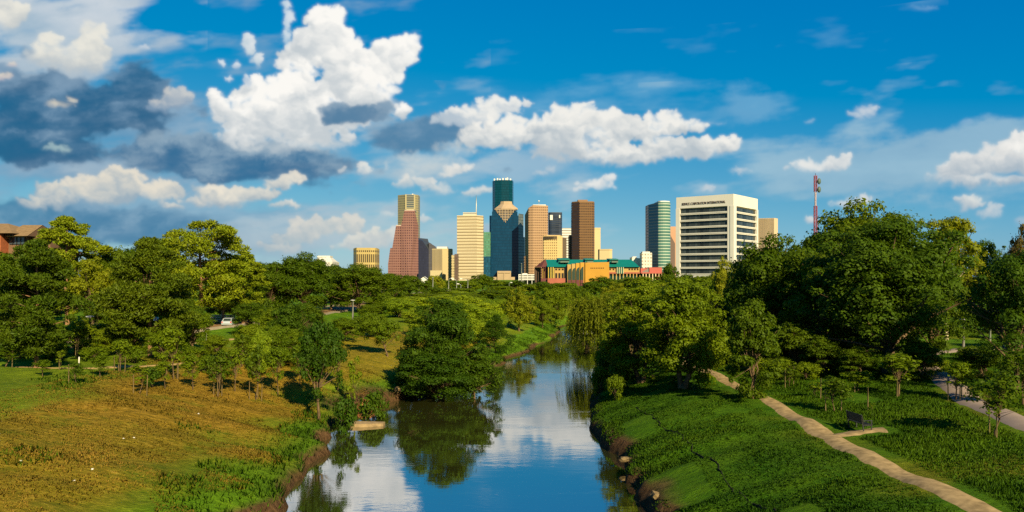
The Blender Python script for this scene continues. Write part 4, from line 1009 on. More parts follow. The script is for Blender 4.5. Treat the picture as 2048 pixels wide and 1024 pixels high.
# right wing
t = TB(); rb(t, 1215, 1279.5, 534.2, 544.4, .6, 22); t.put('wall', [yellow], r)
for x in (1219, 1225.5, 1257.5, 1263, 1268.5, 1274):
    t = TB(); rb(t, x, x+3.2, 537.4, 540.2, .45, .61); t.put('window', [dkp], r)
t = TB(); rb(t, 1233, 1247.5, 534.3, 547, -.4, .7); bay = t.put('glazed_bay', [gglass], r)
t = TB()
for x in (1233.4, 1237.6, 1241.8, 1246): rb(t, x, x+1.2, 534.4, 547.2, -.8, -.35)
q = t.put('bay_post', [mat('pale_post', (0.4594, 0.3898, 0.2366), .8)], r); q.parent = bay
t = TB(); rb(t, 1216, 1280, 547.2, 572, 2, 20); t.put('glazing', [gglass], r)
t = TB(); rb(t, 1215.2, 1281, 544.4, 547.2, -.2, 20); rb(t, 1216, 1219, 544.6, 572, -.1, 2.1); t.put('colonnade_beam', [pink], r)
for x in (1225, 1232, 1239, 1246, 1253, 1259.5, 1266, 1272.5, 1279):
    t = TB(); rb(t, x, x+1.7, 547.2, 572, -.1, .6); t.put('column', [yellow], r)
# low pink annexe
r = empty('pink_annexe', (X(1303), D-4, 4.5), 0, 'low pink annexe with a pale colonnade right of the green-roofed building', 'building')
t = TB(); rb(t, 1281.2, 1298, 536.5, 545, -.5, 14); rb(t, 1297.8, 1323, 534.8, 545, -1.5, 16); rb(t, 1281.2, 1327, 544.6, 547, -2, 16); rb(t, 1311, 1327.5, 545, 572, 1, 15); t.put('wall', [mat('pink_wall', (0.3619, 0.0905, 0.0696), .85, .1, var=.06)], r)
t = TB(); a = [P(1282, 545, D-.9), P(1297.5, 545, D-.9), P(1297.5, 536, D-.8)]; t.face(a); t.put('grey_gable', [mat('grey_gable', (0.1670, 0.1392, 0.1183), .8)], r)
t = TB(); rb(t, 1281.4, 1311, 547, 572, 2, 14); t.put('glazing', [gglass], r)
for x in (1284.5, 1290.5, 1297, 1303.5, 1309.5, 1316, 1322):
    t = TB(); rb(t, x, x+1.8, 547, 572, -1.8, -1); t.put('column', [mat('pale_column', (0.4872, 0.3619, 0.2088), .8)], r)

# ---------------------------------------------------------------- brick apartment house at the far left
D = 150
r = empty('brick_house', (xpx(10, D), D, 5), 0, 'red brick house with tan gabled roofs showing over the trees at the left edge', 'house')
brick = mat('red_brick', (0.2784, 0.0835, 0.0348), .85, .1, var=.2, scale=3)
tan_roof = mat('tan_shingles', (0.2088, 0.1322, 0.0626), .9, .1, var=.2, scale=2)
t = TB(); t.box(xpx(-90, D), xpx(3, D), D, D+12, 4.5, zpx(466, D)); t.box(xpx(-8, D), xpx(7, D), D-.8, D+2, 4.5, zpx(468, D)); t.put('wall', [brick], r)
t = TB(); t.box(xpx(7, D), xpx(42, D), D+1.5, D+12, 4.5, zpx(472, D)); t.box(xpx(42.1, D), xpx(76, D), D+4, D+14, 4.5, zpx(476, D)); t.put('side_wall', [mat('umber_wall', (0.1392, 0.0766, 0.0418), .85)], r)
def gable(x0, x1, ye, yr, d0, d1, over=.5):
    xm = (x0+x1)/2
    q = lambda x, y, d: (xpx(x, D), D+d, zpx(y, D))
    return q
t = TB()
def hip(x0, x1, ye, yr, d0, d1, k=.3):
    a = [(xpx(x0, D), D+d0), (xpx(x1, D), D+d0), (xpx(x1, D), D+d1), (xpx(x0, D), D+d1)]; w = a[1][0]-a[0][0]; dm = (d0+d1)/2
    b0, b1 = (a[0][0]+w*k, D+dm), (a[1][0]-w*k, D+dm); ze, zr = zpx(ye, D), zpx(yr, D)
    t.face([(*a[0], ze), (*a[1], ze), (*b1, zr), (*b0, zr)]); t.face([(*a[1], ze), (*a[2], ze), (*b1, zr)]); t.face([(*a[2], ze), (*a[3], ze), (*b0, zr), (*b1, zr)]); t.face([(*a[3], ze), (*a[0], ze), (*b0, zr)])
    t.face([(*a[3], ze), (*a[2], ze), (*a[1], ze), (*a[0], ze)])
hip(-100, 34, 467, 443, -1.5, 13, .42); t.put('roof', [tan_roof], r)
def gab(x0, x1, ye, yr, d0, d1, name):
    global t
    # ridge runs left-right; gable end on the right
    t = TB(); ze, zr = zpx(ye, D), zpx(yr, D); dm = (d0+d1)/2; X0, X1 = xpx(x0, D), xpx(x1, D)
    t.face([(X0, D+d0, ze), (X1, D+d0, ze), (X1-.8, D+dm, zr), (X0, D+dm, zr)]); t.face([(X1, D+d1, ze), (X0, D+d1, ze), (X0, D+dm, zr), (X1-.8, D+dm, zr)])
    rf = t.put(name, [tan_roof], r)
    t = TB(); t.face([(X1-.1, D+d0+.2, ze), (X1-.1, D+d1-.2, ze), (X1-.75, D+dm, zr-.1)]); q = t.put('gable_end', [mat('dark_gable', (0.0905, 0.0487, 0.0244), .9)], r); q.parent = rf
gab(8, 58, 472, 446, -.5, 12, 'roof'); gab(50, 82, 476, 450, 2, 14, 'roof'); gab(70, 106, 483, 466, 6, 16, 'roof')
for x in (10, 18, 26, 34):
    t = TB(); t.box(xpx(x, D), xpx(x+6.5, D), D+1.3, D+1.6, zpx(488, D), zpx(474, D)); w = t.put('window', [mat('house_pane', (0.0348, 0.0487, 0.0626), .1, .6)], r)
    t = TB(); t.box(xpx(x+6.5, D), xpx(x+7.6, D), D+1.15, D+1.62, zpx(488, D), zpx(473.5, D)); q = t.put('frame', [DARKM], r); q.parent = w
t = TB(); t.box(xpx(7, D), xpx(43, D), D+.6, D+1.7, zpx(473.6, D), zpx(471.6, D)); t.put('cornice', [mat('pale_cornice', (0.2784, 0.2227, 0.1531), .8)], r)

# ---------------------------------------------------------------- red and white lattice mast
D = 350
bx, bw = xpx(1631, D), .62
r = empty('radio_mast', (bx, D, 4.5), 0, 'slim red and white lattice radio mast with two dishes, behind the big oak', 'mast')
redp = mat('mast_red', (.20, .02, .035), .6); whp = mat('mast_white', (.36, .27, .28), .6)
ztop = zpx(352, D)
for nm, ma, y0, y1, w in (('lattice', redp, 560, 412, .55), ('lattice_band', whp, 412, 384, .24), ('lattice', redp, 384, 352, .50)):
    t = TB(); z, zt_ = max(zpx(y0, D), 4.5), zpx(y1, D)
    c = [(bx-w, D-w), (bx+w, D-w), (bx+w, D+w), (bx-w, D+w)]
    n = max(2, int((zt_-z)/1.6)); h = (zt_-z)/n
    for k in range(n):
        for a in range(4):
            b = (a+1) % 4; za, zb = z+h*k, z+h*(k+1)
            t.bar((*c[a], za), (*c[a], zb), .17); t.bar((*c[a], za), (*c[b], zb), .09); t.bar((*c[b], za), (*c[a], zb), .09); t.bar((*c[a], zb-.05), (*c[b], zb-.05), .09)
    t.put(nm, ma, r)
t = TB(); t.tube([(bx, D, ztop), (bx, D, ztop+1.2)], .10, 6); t.bar((bx-.9, D, ztop+.1), (bx+.9, D, ztop+.1), .14); t.put('antenna', redp, r)
for y in (363, 379.5):
    t = TB(); c = (bx+1.3, D-.6, zpx(y, D)); t.lathe((0, 0, 0), [(.1, .5), (.9, .35), (1.35, 0), (1.35, -.35), (.1, -.5)], 14)
    t.v = [(c[0]+v[2]*.9, c[1]-v[0]*.2+v[2]*-.3, c[2]+v[1]) if False else (c[0]+v[0]*.55, c[1]+v[2], c[2]+v[1]) for v in t.v]
    t.bar((bx+.2, D-.3, c[2]), (c[0], c[1], c[2]), .2); t.put('dish', mat('dish_green', (0.0696, 0.0974, 0.0766), .6), r)
# ================================================================ vegetation
BARK = mat('bark', (.115, .075, .04), .95, .05, var=.35, scale=3, bump=.4)
BARK_PINE = mat('pine_bark', (.22, .12, .06), .95, .05, var=.3, scale=2.5, bump=.4)
BARK_PALE = mat('pale_bark', (.45, .37, .22), .9, .1, var=.3, scale=1.2)
STAKE = mat('stake_wood', (.36, .26, .12), .9, .05, var=.2)
LEAF = dict(
    dark=leafmat('leaf_dark', (0.0599, 0.1076, 0.0031), (0.1182, 0.1638, 0.0044)),
    deep=leafmat('leaf_deep', (0.0378, 0.0850, 0.0045), (0.0810, 0.1380, 0.0048)),
    mid=leafmat('leaf_mid', (0.1006, 0.1593, 0.0040), (0.1720, 0.2196, 0.0050)),
    yellow=leafmat('leaf_yellow', (0.159, 0.192, 0.0068), (0.291, 0.289, 0.0094)),
    lime=leafmat('leaf_lime', (0.1524, 0.2388, 0.0082), (0.3012, 0.3612, 0.0136)),
    willow=leafmat('leaf_willow', (0.1329, 0.1734, 0.0077), (0.2001, 0.2185, 0.0109)),
    brown=leafmat('leaf_brown', (0.095, 0.085, 0.0159), (0.238, 0.142, 0.0425)),
    red=leafmat('leaf_red', (0.191, 0.064, 0.0136), (0.396, 0.142, 0.0283)),
    pine=leafmat('needle_dark', (0.0491, 0.0895, 0.0033), (0.0918, 0.1199, 0.0036), .3),
    piney=leafmat('needle_yellow', (0.1223, 0.1791, 0.0051), (0.2252, 0.2493, 0.0077), .3))
def unit(v): return v/np.maximum(np.linalg.norm(v, axis=1, keepdims=True), 1e-6)
def leaf_mesh(name, C, Nn, L, W, tint, m, T=None, rng=None):
    n = len(C); rng = rng or np.random.RandomState(1)
    Nn = unit(Nn)
    if T is None: T = rng.normal(size=(n, 3))
    T = unit(T-Nn*np.sum(T*Nn, 1, keepdims=True)); B = np.cross(Nn, T)
    L = np.broadcast_to(L, (n,))[:, None]; W = np.broadcast_to(W, (n,))[:, None]
    co = np.stack([C-T*L/2, C+B*W/2+Nn*L*.10+T*L*.06, C+T*L/2-Nn*L*.06, C-B*W/2+Nn*L*.10+T*L*.06], 1).reshape(-1, 3)
    me = np_mesh(name, co, np.arange(n*4).reshape(n, 4))
    at = me.attributes.new('tint', 'FLOAT', 'FACE'); at.data.foreach_set('value', np.clip(tint, 0, 1).astype(np.float32))
    me.materials.append(m); return me
def limb(mb, a, b, r0, r1, rng, sag=.15, n=5):
    a = np.array(a, float); b = np.array(b, float); d = b-a; ln = np.linalg.norm(d)
    mid = a+d*.5+np.array([rng.normal()*.08*ln, rng.normal()*.08*ln, sag*ln*.5])
    pts = []; rad = []
    for k in range(n+1):
        t = k/n; pts.append(tuple((1-t)**2*a+2*t*(1-t)*mid+t*t*b)); rad.append(r0+(r1-r0)*t)
    mb.tube(pts, rad, 6, cap=False)
def lumps(dirs, seed, k=5):
    rng = np.random.RandomState(seed); s = np.zeros(len(dirs))
    for _ in range(k):
        c = unit(rng.normal(size=(1, 3)))[0]; s += rng.uniform(-.22, .30)*np.exp(-((1-dirs@c)*3.0))
    return s
def broad(name, seed, H, W, bot=.22, nclump=80, nleaf=16000, leaf=.26, m='mid', trunk_r=None, bark=None, fill=1., lean=(0, 0), flat=.72, crad=.125, asp=.62, top=1.0, open_=0., trunks=1):
    """broad-leaved tree: trunk, limbs, and leaf clumps at the ends of the limbs"""
    rng = np.random.RandomState(seed)
    zb = H*bot; zc = zb+(H-zb)*.44; hu, hd = H-zc, zc-zb
    d = unit(rng.normal(size=(nclump, 3))); d[:, 2] = np.where(rng.rand(nclump) < (.7 if bot > .09 else .5), np.abs(d[:, 2]), d[:, 2])
    rad = (.50+.50*rng.rand(nclump)**.55)*(.92+lumps(d, seed+5))
    rad = np.where(rng.rand(nclump) < .2, rad*.55, rad)
    spur = (rng.rand(nclump) < .16) & (d[:, 2] < .75); rad = np.where(spur, .96+.10*rng.rand(nclump), rad)      # boughs that stick out of the outline
    cr = W*crad*(.60+.75*rng.rand(nclump))*np.where(spur, .58, 1.)
    if bot < .09:                                     # skirts that hang to the ground
        lo = d[:, 2] < 0; az_ = np.minimum(np.abs(d[:, 2]), .97); k_ = np.where(lo, np.minimum((1-az_**4*.55)/np.sqrt(1-az_**2), 2.6), 1.)
        d[:, :2] *= k_[:, None]; rad = np.where(lo, np.maximum(rad, .72), rad)
    cen = np.stack([d[:, 0]*rad*(W/2-cr*.5), d[:, 1]*rad*(W/2-cr*.5), zc+d[:, 2]*rad*np.where(d[:, 2] > 0, hu-cr*.45, hd)], 1)
    hfr = np.clip((cen[:, 2]-zb)/(H-zb), 0, 1); cen[:, 0] += lean[0]*hfr*W; cen[:, 1] += lean[1]*hfr*W
    w = cr**2; cnt = rng.multinomial(nleaf, w/w.sum())
    idx = np.repeat(np.arange(nclump), cnt); n = len(idx)
    q = unit(rng.normal(size=(n, 3))); flip = (q[:, 2] < 0) & (rng.rand(n) < .45); q[flip, 2] *= -1
    rr = (.25+.75*rng.rand(n)**.45)*(1+.22*np.sin(q[:, 0]*7+idx)*np.sin(q[:, 1]*6+idx*2))
    stray = rng.rand(n) < .09; rr = np.where(stray, rr*(1.2+.35*rng.rand(n)), rr)
    C = cen[idx]+q*rr[:, None]*cr[idx][:, None]*np.array([1, 1, flat])
    Nn = q*1.0+np.array([0, 0, .35])+rng.normal(size=(n, 3))*.32
    tint = .42+.30*(rng.rand(nclump)[idx]-.5)+.55*(rng.rand(n)-.5)+.10*lumps(d, seed+9)[idx]
    L = leaf*(.5+.9*rng.rand(n))*(.82+.36*rng.rand(nclump))[idx]
    crown = leaf_mesh(name+'_crown', C, Nn, L, L*asp, tint, LEAF[m], rng=rng)
    tr = trunk_r or H*.022
    mb = MB()
    for k in range(trunks):
        ox = (k-(trunks-1)/2)*tr*1.6
        top_ = np.array([lean[0]*W*.5+ox*3, lean[1]*W*.5, zc])
        base = np.array([ox, 0, -.35])
        mid_ = np.array([lean[0]*W*.18+rng.normal()*.12+ox*1.5, rng.normal()*.12, max(zb*.85, H*.12)])
        pts = [base, np.array([ox, 0, .25]), mid_, (mid_+top_)/2+np.array([rng.normal()*.15, rng.normal()*.15, 0]), top_]
        mb.tube([tuple(p) for p in pts], [tr*1.5, tr*1.08, tr*.85, tr*.6, tr*.25], 8)
        sel = np.concatenate([np.where(spur)[0][k::trunks], rng.permutation(nclump)[:int(min(nclump, 26)/trunks)]])
        for c in sel:
            t = rng.uniform(0, .75); s = mid_+(top_-mid_)*t
            limb(mb, s, cen[c], tr*(.42-.2*t), tr*.07, rng)
    trunk = mb.mesh(name+'_trunk', bark or BARK)
    return dict(crown=crown, trunk=trunk, H=H, W=W)
def pine(name, seed, H, W, bot=.30, nclump=70, nleaf=14000, leaf=.34, m='pine', prof=None, crad=.13, flat=.55, trunk_r=None):
    """pine: straight trunk, level boughs, tufts of needles at their ends"""
    rng = np.random.RandomState(seed); zb = H*bot
    prof = prof or [(0, .55), (.18, .95), (.45, 1.), (.75, .72), (.92, .36), (1, .10)]
    hf = np.sort(rng.rand(nclump)**.9); ang = rng.rand(nclump)*6.283; pr = np.interp(hf, [p[0] for p in prof], [p[1] for p in prof])
    rad = pr*(.35+.65*rng.rand(nclump)**.6)*W/2*(1+.25*np.sin(ang*2+seed)+.15*np.sin(ang*3+hf*9))
    cr = W*crad*(.6+.8*rng.rand(nclump))*(.6+.5*pr)
    cen = np.stack([np.cos(ang)*rad, np.sin(ang)*rad, zb+hf*(H-zb)-cr*.5], 1)
    w = cr**2; cnt = rng.multinomial(nleaf, w/w.sum()); idx = np.repeat(np.arange(nclump), cnt); n = len(idx)
    q = unit(rng.normal(size=(n, 3))); flip = (q[:, 2] < 0) & (rng.rand(n) < .5); q[flip, 2] *= -1
    rr = .2+.8*rng.rand(n)**.5
    C = cen[idx]+q*rr[:, None]*cr[idx][:, None]*np.array([1, 1, flat])
    T = q+np.array([0, 0, .5])+rng.normal(size=(n, 3))*.4
    tint = .42+.35*(rng.rand(nclump)[idx]-.5)+.5*(rng.rand(n)-.5)
    L = leaf*(.7+.6*rng.rand(n))
    crown = leaf_mesh(name+'_crown', C, rng.normal(size=(n, 3)), L, L*.30, tint, LEAF[m], T=T, rng=rng)
    tr = trunk_r or H*.018; mb = MB()
    bend = [rng.normal()*.12 for _ in range(4)]
    mb.tube([(0, 0, -.35), (0, 0, .2), (bend[0], bend[1], H*.35), (bend[2], bend[3], H*.7), (0, 0, H*.96)], [tr*1.35, tr*1.05, tr*.85, tr*.5, tr*.1], 8)
    for c in rng.permutation(nclump)[:34]:
        limb(mb, (0, 0, max(cen[c][2]-.25*np.hypot(*cen[c][:2])-.1, H*.15)), cen[c], tr*.26, tr*.06, rng, .05)
    return dict(crown=crown, trunk=mb.mesh(name+'_trunk', BARK_PINE), H=H, W=W)
def cedar(name, seed, H, W, nleaf=7000, leaf=.22, m='deep'):
    return pine(name, seed, H, W, .06, 60, nleaf, leaf, m, [(0, .8), (.15, 1), (.5, .75), (.8, .4), (1, .08)], .17, .8, H*.02)
def willow(name, seed, H, W, nstr=420, m='willow', leaf=.20, dens=34):
    """willow: limbs arch out, leafy strands hang from them"""
    rng = np.random.RandomState(seed); C = []; T = []; tt = []
    ncl = 38; a = rng.rand(ncl)*6.283; rad = W/2*(.2+.75*rng.rand(ncl)**.6); zt = H*(1-.42*(rad/(W/2))**2)*(.86+.16*rng.rand(ncl))
    cen = np.stack([np.cos(a)*rad, np.sin(a)*rad, zt], 1)
    for s in range(nstr):
        c = rng.randint(ncl); p = cen[c]+rng.normal(size=3)*np.array([.09*W, .09*W, .05*H]); ln = H*(.16+.36*rng.rand())*(1.0 if rng.rand() < .8 else 1.5)
        ln = min(ln, p[2]-.25); out = p[:2]/max(np.hypot(*p[:2]), .1); t0 = rng.rand()
        for k in range(dens):
            f = k/dens; C.append((p[0]+out[0]*.10*W*f+rng.normal()*.05, p[1]+out[1]*.10*W*f+rng.normal()*.05, p[2]+.12*H*f*(1-f)-ln*f*f-ln*f*.15)); T.append((out[0]*.3+rng.normal()*.35, out[1]*.3+rng.normal()*.35, -1+.9*(1-f))); tt.append(.3+.4*t0+.3*rng.rand())
    C = np.array(C); n = len(C); L = leaf*(.8+.6*rng.rand(n))*1.5
    crown = leaf_mesh(name+'_crown', C, rng.normal(size=(n, 3)), L, L*.30, np.array(tt), LEAF[m], T=np.array(T), rng=rng)
    mb = MB(); tr = H*.03
    mb.tube([(0, 0, -.35), (.1, 0, .4), (.25, .1, H*.3), (.1, 0, H*.6)], [tr*1.4, tr, tr*.8, tr*.4], 8)
    for c in range(0, ncl, 2): limb(mb, (.2, .08, H*.3), cen[c], tr*.4, tr*.06, rng, .4)
    return dict(crown=crown, trunk=mb.mesh(name+'_trunk', BARK), H=H, W=W)
def place(proto, name, label, cat, x, D, w, top, group=None, rz=None, z=None, zoff=0, stakes=0, sy=1.0):
    """a tree of the given kind: axis at picture column x, depth D; crown w wide and its top at picture row `top`"""
    X = xpx(x, D); zg = gz(X, D)+zoff if z is None else z
    h = zpx(top, D)-zg; ww = w*D/F
    rnd = random.Random(int(x*7+D*13))
    r = empty(name, (X, D, zg), rnd.uniform(0, 6.28) if rz is None else rz, label, cat, group)
    sx, sz = ww/proto['W'], h/proto['H']
    for k in ('crown', 'trunk'):
        o = bpy.data.objects.new(k, proto[k]); SC.collection.objects.link(o); o.parent = r
        o.scale = (sx, sx*sy, sz) if k == 'crown' else ((sx+sz)/2 if stakes == 0 else sx, (sx+sz)/2 if stakes == 0 else sx, sz)
        if k == 'trunk' and stakes == 0: o.scale = (sx, sx*sy, sz)
    for k in range(stakes):
        a = 6.283*k/max(stakes, 1)+rnd.uniform(0, 1); q = .42+.1*rnd.random(); hh = rnd.uniform(1.25, 1.55)
        mb = MB(); mb.tube([(q*math.cos(a), q*math.sin(a), -.2), (q*math.cos(a)*1.05, q*math.sin(a)*1.05, hh)], [.045, .035], 6); mb.build('stake', STAKE, r)
    return r
# ---- kinds
OAK_A = broad('oak_a', 11, 14.5, 12.4, .03, 150, 60000, .25, 'deep', .42, crad=.105)
OAK_B = broad('oak_b', 23, 10, 9, .05, 110, 32000, .25, 'dark', .28, crad=.115)
OAK_C = broad('oak_c', 37, 10, 9, .02, 90, 22000, .30, 'dark', .28, crad=.125)
MID_A = broad('broad_a', 41, 9, 7, .06, 110, 40000, .21, 'mid', .24, crad=.11, fill=.9, trunks=2)
MID_B = broad('broad_b', 53, 9, 8, .04, 90, 24000, .24, 'mid', .22, crad=.115)
MID_C = broad('broad_c', 59, 7, 4.6, .0, 90, 20000, .19, 'dark', .14, crad=.12)
YEL_A = broad('yellow_a', 61, 8, 6.5, .08, 80, 15000, .24, 'yellow', .18, crad=.12)
LIME_A = broad('lime_a', 67, 6, 6.5, .03, 70, 16000, .21, 'lime', .12, crad=.13, trunks=3)
LIME_B = broad('lime_b', 68, 6, 6, .04, 60, 13000, .23, 'lime', .12, crad=.13, trunks=2)
DEEP_A = broad('deep_a', 71, 7, 6, .02, 85, 20000, .20, 'deep', .16, crad=.115)
DEEP_B = broad('deep_b', 73, 7, 8, .02, 110, 34000, .19, 'deep', .18, crad=.105, trunks=2, lean=(.20, 0))
LEANY = broad('leaning', 79, 6, 6, .25, 60, 11000, .22, 'mid', .13, crad=.125, lean=(-.35, 0))
SPREAD = broad('spread', 149, 6, 5.6, .26, 60, 13000, .19, 'deep', .15, crad=.12, lean=(-.05, 0))
FAR_A = broad('far_a', 83, 8, 8, .08, 46, 4200, .55, 'mid', .2, crad=.15)
FAR_B = broad('far_b', 89, 8, 8, .08, 46, 4200, .55, 'dark', .2, crad=.15)
FAR_C = broad('far_c', 97, 8, 8, .08, 40, 3600, .55, 'yellow', .2, crad=.15)
SAP_A = broad('sapling_a', 101, 3.2, 1.7, .28, 26, 1500, .15, 'mid', .03, crad=.19, trunk_r=.03) if False else broad('sapling_a', 101, 3.2, 1.7, .28, 26, 1500, .15, 'mid', .035, crad=.19)
SAP_B = broad('sapling_b', 103, 3.2, 2.0, .30, 24, 1300, .16, 'dark', .035, crad=.19)
SAP_C = broad('sapling_c', 104, 3.0, 1.4, .34, 16, 700, .15, 'mid', .03, crad=.20)
SHRUB = broad('shrub_a', 107, 1.8, 2.0, .0, 30, 2200, .14, 'deep', .03, crad=.17, trunks=3)
SHRUB_B = broad('shrub_b', 109, 1.8, 2.4, .0, 34, 2600, .14, 'mid', .03, crad=.16, trunks=3)
BROWN = broad('brown_a', 113, 6, 5, .15, 55, 9000, .22, 'brown', .13, crad=.13)
REDS = broad('red_a', 127, 3, 2, .1, 24, 1500, .18, 'red', .05, crad=.18)
SYC = broad('sycamore', 131, 14, 8.5, .22, 90, 15000, .30, 'yellow', .26, BARK_PALE, crad=.095)
DARKSKY = broad('dark_open', 137, 12, 9, .25, 60, 8000, .30, 'deep', .2, crad=.095)
DUSK = broad('dusk_oak', 139, 13, 10, .16, 120, 34000, .25, 'deep', .3, crad=.11)
PINE_A = pine('pine_a', 151, 11, 6.6, .17, 110, 42000, .30)
PINE_B = pine('pine_b', 157, 11.4, 7, .24, 110, 42000, .30)
PINE_Y = pine('pine_y', 163, 16, 9.0, .18, 120, 30000, .42, 'piney', crad=.11)
PINE_U = pine('pine_u', 167, 15, 11, .24, 120, 32000, .42, 'piney', [(0, .5), (.2, .9), (.5, 1.), (.8, .95), (.93, .7), (1, .35)], .105)
CED = cedar('cedar_a', 173, 5, 3.3)
WIL = willow('willow_a', 179, 7.5, 8, 950)
T = 'tree'
def thicket(rows, group):
    for p, nm, cat, lb, lst in rows:
        for x, D, w, tp in lst: place(p, nm, lb, cat, x, D, w, tp, group)
# ---- left of the bayou
place(PINE_A, 'pine_tree', 'dark soft pine with a bare lower trunk, nearest the left edge beside the trail', T, 72, 68, 150, 478)
place(PINE_B, 'pine_tree', 'dark pine with a reddish trunk standing between road and trail, right of the edge pine', T, 300, 79, 145, 474)
place(PINE_Y, 'pine_tree', 'tall yellow-green pine in front of the brick house', T, 135, 118, 135, 431)
place(PINE_U, 'pine_tree', 'tall yellow-green pine with a broad umbrella top against dark cloud', T, 402, 116, 165, 440)
place(OAK_C, 'oak_tree', 'dark oak below the brick house at the left edge, behind the nearest pine', T, 12, 104, 130, 492)
place(OAK_C, 'oak_tree', 'dark oak filling the gap between the two yellow-green tall pines, left one', T, 222, 124, 105, 480)
place(OAK_B, 'oak_tree', 'dark oak filling the gap between the two yellow-green tall pines, right one', T, 290, 122, 110, 476)
place(YEL_A, 'broadleaf_tree', 'yellow-green rounded tree under the tall pine before the brick house', T, 185, 113, 100, 512)
place(PINE_Y, 'pine_tree', 'low yellow-green pine right of the umbrella-topped pine', T, 487, 124, 105, 500)
place(YEL_A, 'broadleaf_tree', 'low yellow-green tree at the foot of the umbrella-topped pine, by the road', T, 445, 132, 100, 556)
place(MID_B, 'broadleaf_tree', 'mid-green bushy tree behind the road left of the umbrella-topped pine', T, 340, 130, 90, 520)
place(OAK_C, 'oak_tree', 'dark oak beyond the road directly right of the low yellow-green pine', T, 540, 150, 100, 516)
place(OAK_B, 'oak_tree', 'tallest oak of the dark row beyond the road, below the open sky', T, 608, 152, 125, 501)
place(OAK_C, 'oak_tree', 'dark oak in the row beyond the road, left of the hipped white building top', T, 662, 168, 95, 522)
place(OAK_B, 'oak_tree', 'broad dark oak in the row beyond the road, under the gold block', T, 718, 165, 135, 524)
place(MID_B, 'broadleaf_tree', 'brownish-green tree at the right end of the roadside row, under the rose tower', T, 775, 205, 95, 540)
place(OAK_C, 'oak_tree', 'small dark oak under the slate tower, beside a street lamp', T, 818, 235, 62, 546)
place(OAK_C, 'oak_tree', 'dark oak filling the row behind the tallest roadside oak', T, 575, 190, 110, 520)
place(OAK_C, 'oak_tree', 'dark oak filling the row behind the broad oak under the gold block', T, 690, 215, 120, 530)
for x, D, w, tp, p, lb in ((30, 150, 120, 520, OAK_C, 'dark oak far behind the edge pine, low in the gap'), (95, 150, 110, 505, OAK_C, 'dark oak far behind the brick house pine, mostly hidden'), (255, 160, 130, 505, OAK_C, 'dark oak deep in the gap behind the middle pine'), (345, 165, 120, 505, OAK_C, 'dark oak deep behind the umbrella-topped pine, left side'), (450, 165, 120, 512, OAK_C, 'dark oak deep behind the umbrella-topped pine, right side'), (510, 175, 100, 522, OAK_B, 'dark oak deep behind the low yellow-green pine')):
    place(p, 'oak_tree', lb, T, x, D, w, tp)
# trees on the left slope
place(DEEP_A, 'young_tree', 'dense dark young tree on the slope left of the leaning-trunk tree', T, 580, 84, 100, 600)
place(SPREAD, 'young_tree', 'dark spreading young tree with a bare lit trunk on the dry slope', T, 638, 63, 105, 640, z=gz(xpx(640, 63), 63))
place(LEANY, 'leaning_tree', 'tree leaning left with a bare slanting trunk beside the bank tree', T, 775, 95, 84, 628, rz=0.1)
place(DEEP_B, 'bank_tree', 'big dark bushy tree hanging over the water on the left bank', T, 862, 80, 175, 634, rz=0, z=.4)
place(DEEP_A, 'bush', 'dark low bush reaching out over the water right of the big bank tree', 'bush', 948, 80, 112, 690, z=-.1)
place(DEEP_A, 'bush', 'dark low bush at the left foot of the big bank tree', 'bush', 828, 80, 80, 690)
place(DEEP_B, 'bush', 'broad dark bush hiding the stems of the big bank tree at the water', 'bush', 884, 79, 180, 700, z=-.15)
place(OAK_C, 'oak_tree', 'dark oak cut off by the right edge, far behind the paved path', T, 2075, 105, 130, 520)
place(OAK_C, 'oak_tree', 'dark oak cut off by the left edge behind the road', T, -45, 118, 150, 500)
place(SHRUB_B, 'bank_shrub', 'browning leafy branch clump drooping to the water under the big bank tree', 'shrub', 945, 81, 80, 722, z=-.1)
place(DEEP_A, 'broadleaf_tree', 'rounded dark tree standing behind the big bank tree, top of the bank', T, 888, 118, 112, 590)
place(LIME_A, 'young_tree', 'pale yellow-green young tree on the slope just left of the dense dark one', T, 520, 74, 52, 655, z=None)
# bright scrub on the far left bank
for x, D, w, tp, p, lb in ((800, 150, 85, 596, LIME_A, 'lime-green bush at the top of the bank beneath the rose tower'), (850, 160, 90, 592, LIME_B, 'lime-green bush left of the rounded dark tree, under the street lamps'), (925, 165, 95, 588, LIME_A, 'lime-green bush right of the rounded dark tree on the bank'), (975, 150, 80, 602, LIME_B, 'lime-green bush above the conical cedar on the bank'), (945, 122, 66, 632, LIME_A, 'low lime-green bush between the big bank tree and the cedar'), (765, 160, 70, 600, MID_B, 'mid-green bush near the lamp post at the roadside'), (845, 120, 60, 630, LIME_B, 'lime-green bush behind the leaning-trunk tree'), (725, 128, 60, 632, LIME_A, 'lime-green bush above the dry slope near the lamp post')):
    place(p, 'bush', lb, 'bush', x, D, w, tp)
# centre, beyond the bend
place(YEL_A, 'broadleaf_tree', 'light yellow-green tree with a clear trunk on the bright lawn by the bend', T, 1038, 150, 72, 572)
place(CED, 'cedar_tree', 'small dark conical cedar at the water edge below the light tree', T, 991, 119, 56, 630)
place(MID_B, 'leaning_tree', 'mid-green tree with a leaning trunk at the end of the bright lawn', T, 1108, 192, 80, 566)
place(OAK_C, 'oak_tree', 'dark round tree over the river bend behind the willow', T, 1150, 232, 70, 570)
place(WIL, 'willow_tree', 'drooping grey-green willow hanging over the right side of the bend', T, 1194, 116, 118, 594, z=.6)
place(WIL, 'willow_tree', 'smaller willow behind and right of the drooping one', T, 1238, 124, 80, 588)
place(BROWN, 'broadleaf_tree', 'tree with pinkish-brown leaves between the willow and the round pair', T, 1262, 88, 62, 594)
place(MID_A, 'broadleaf_tree', 'left tree of the round twin-stemmed pair on the right bank', T, 1282, 74, 160, 570)
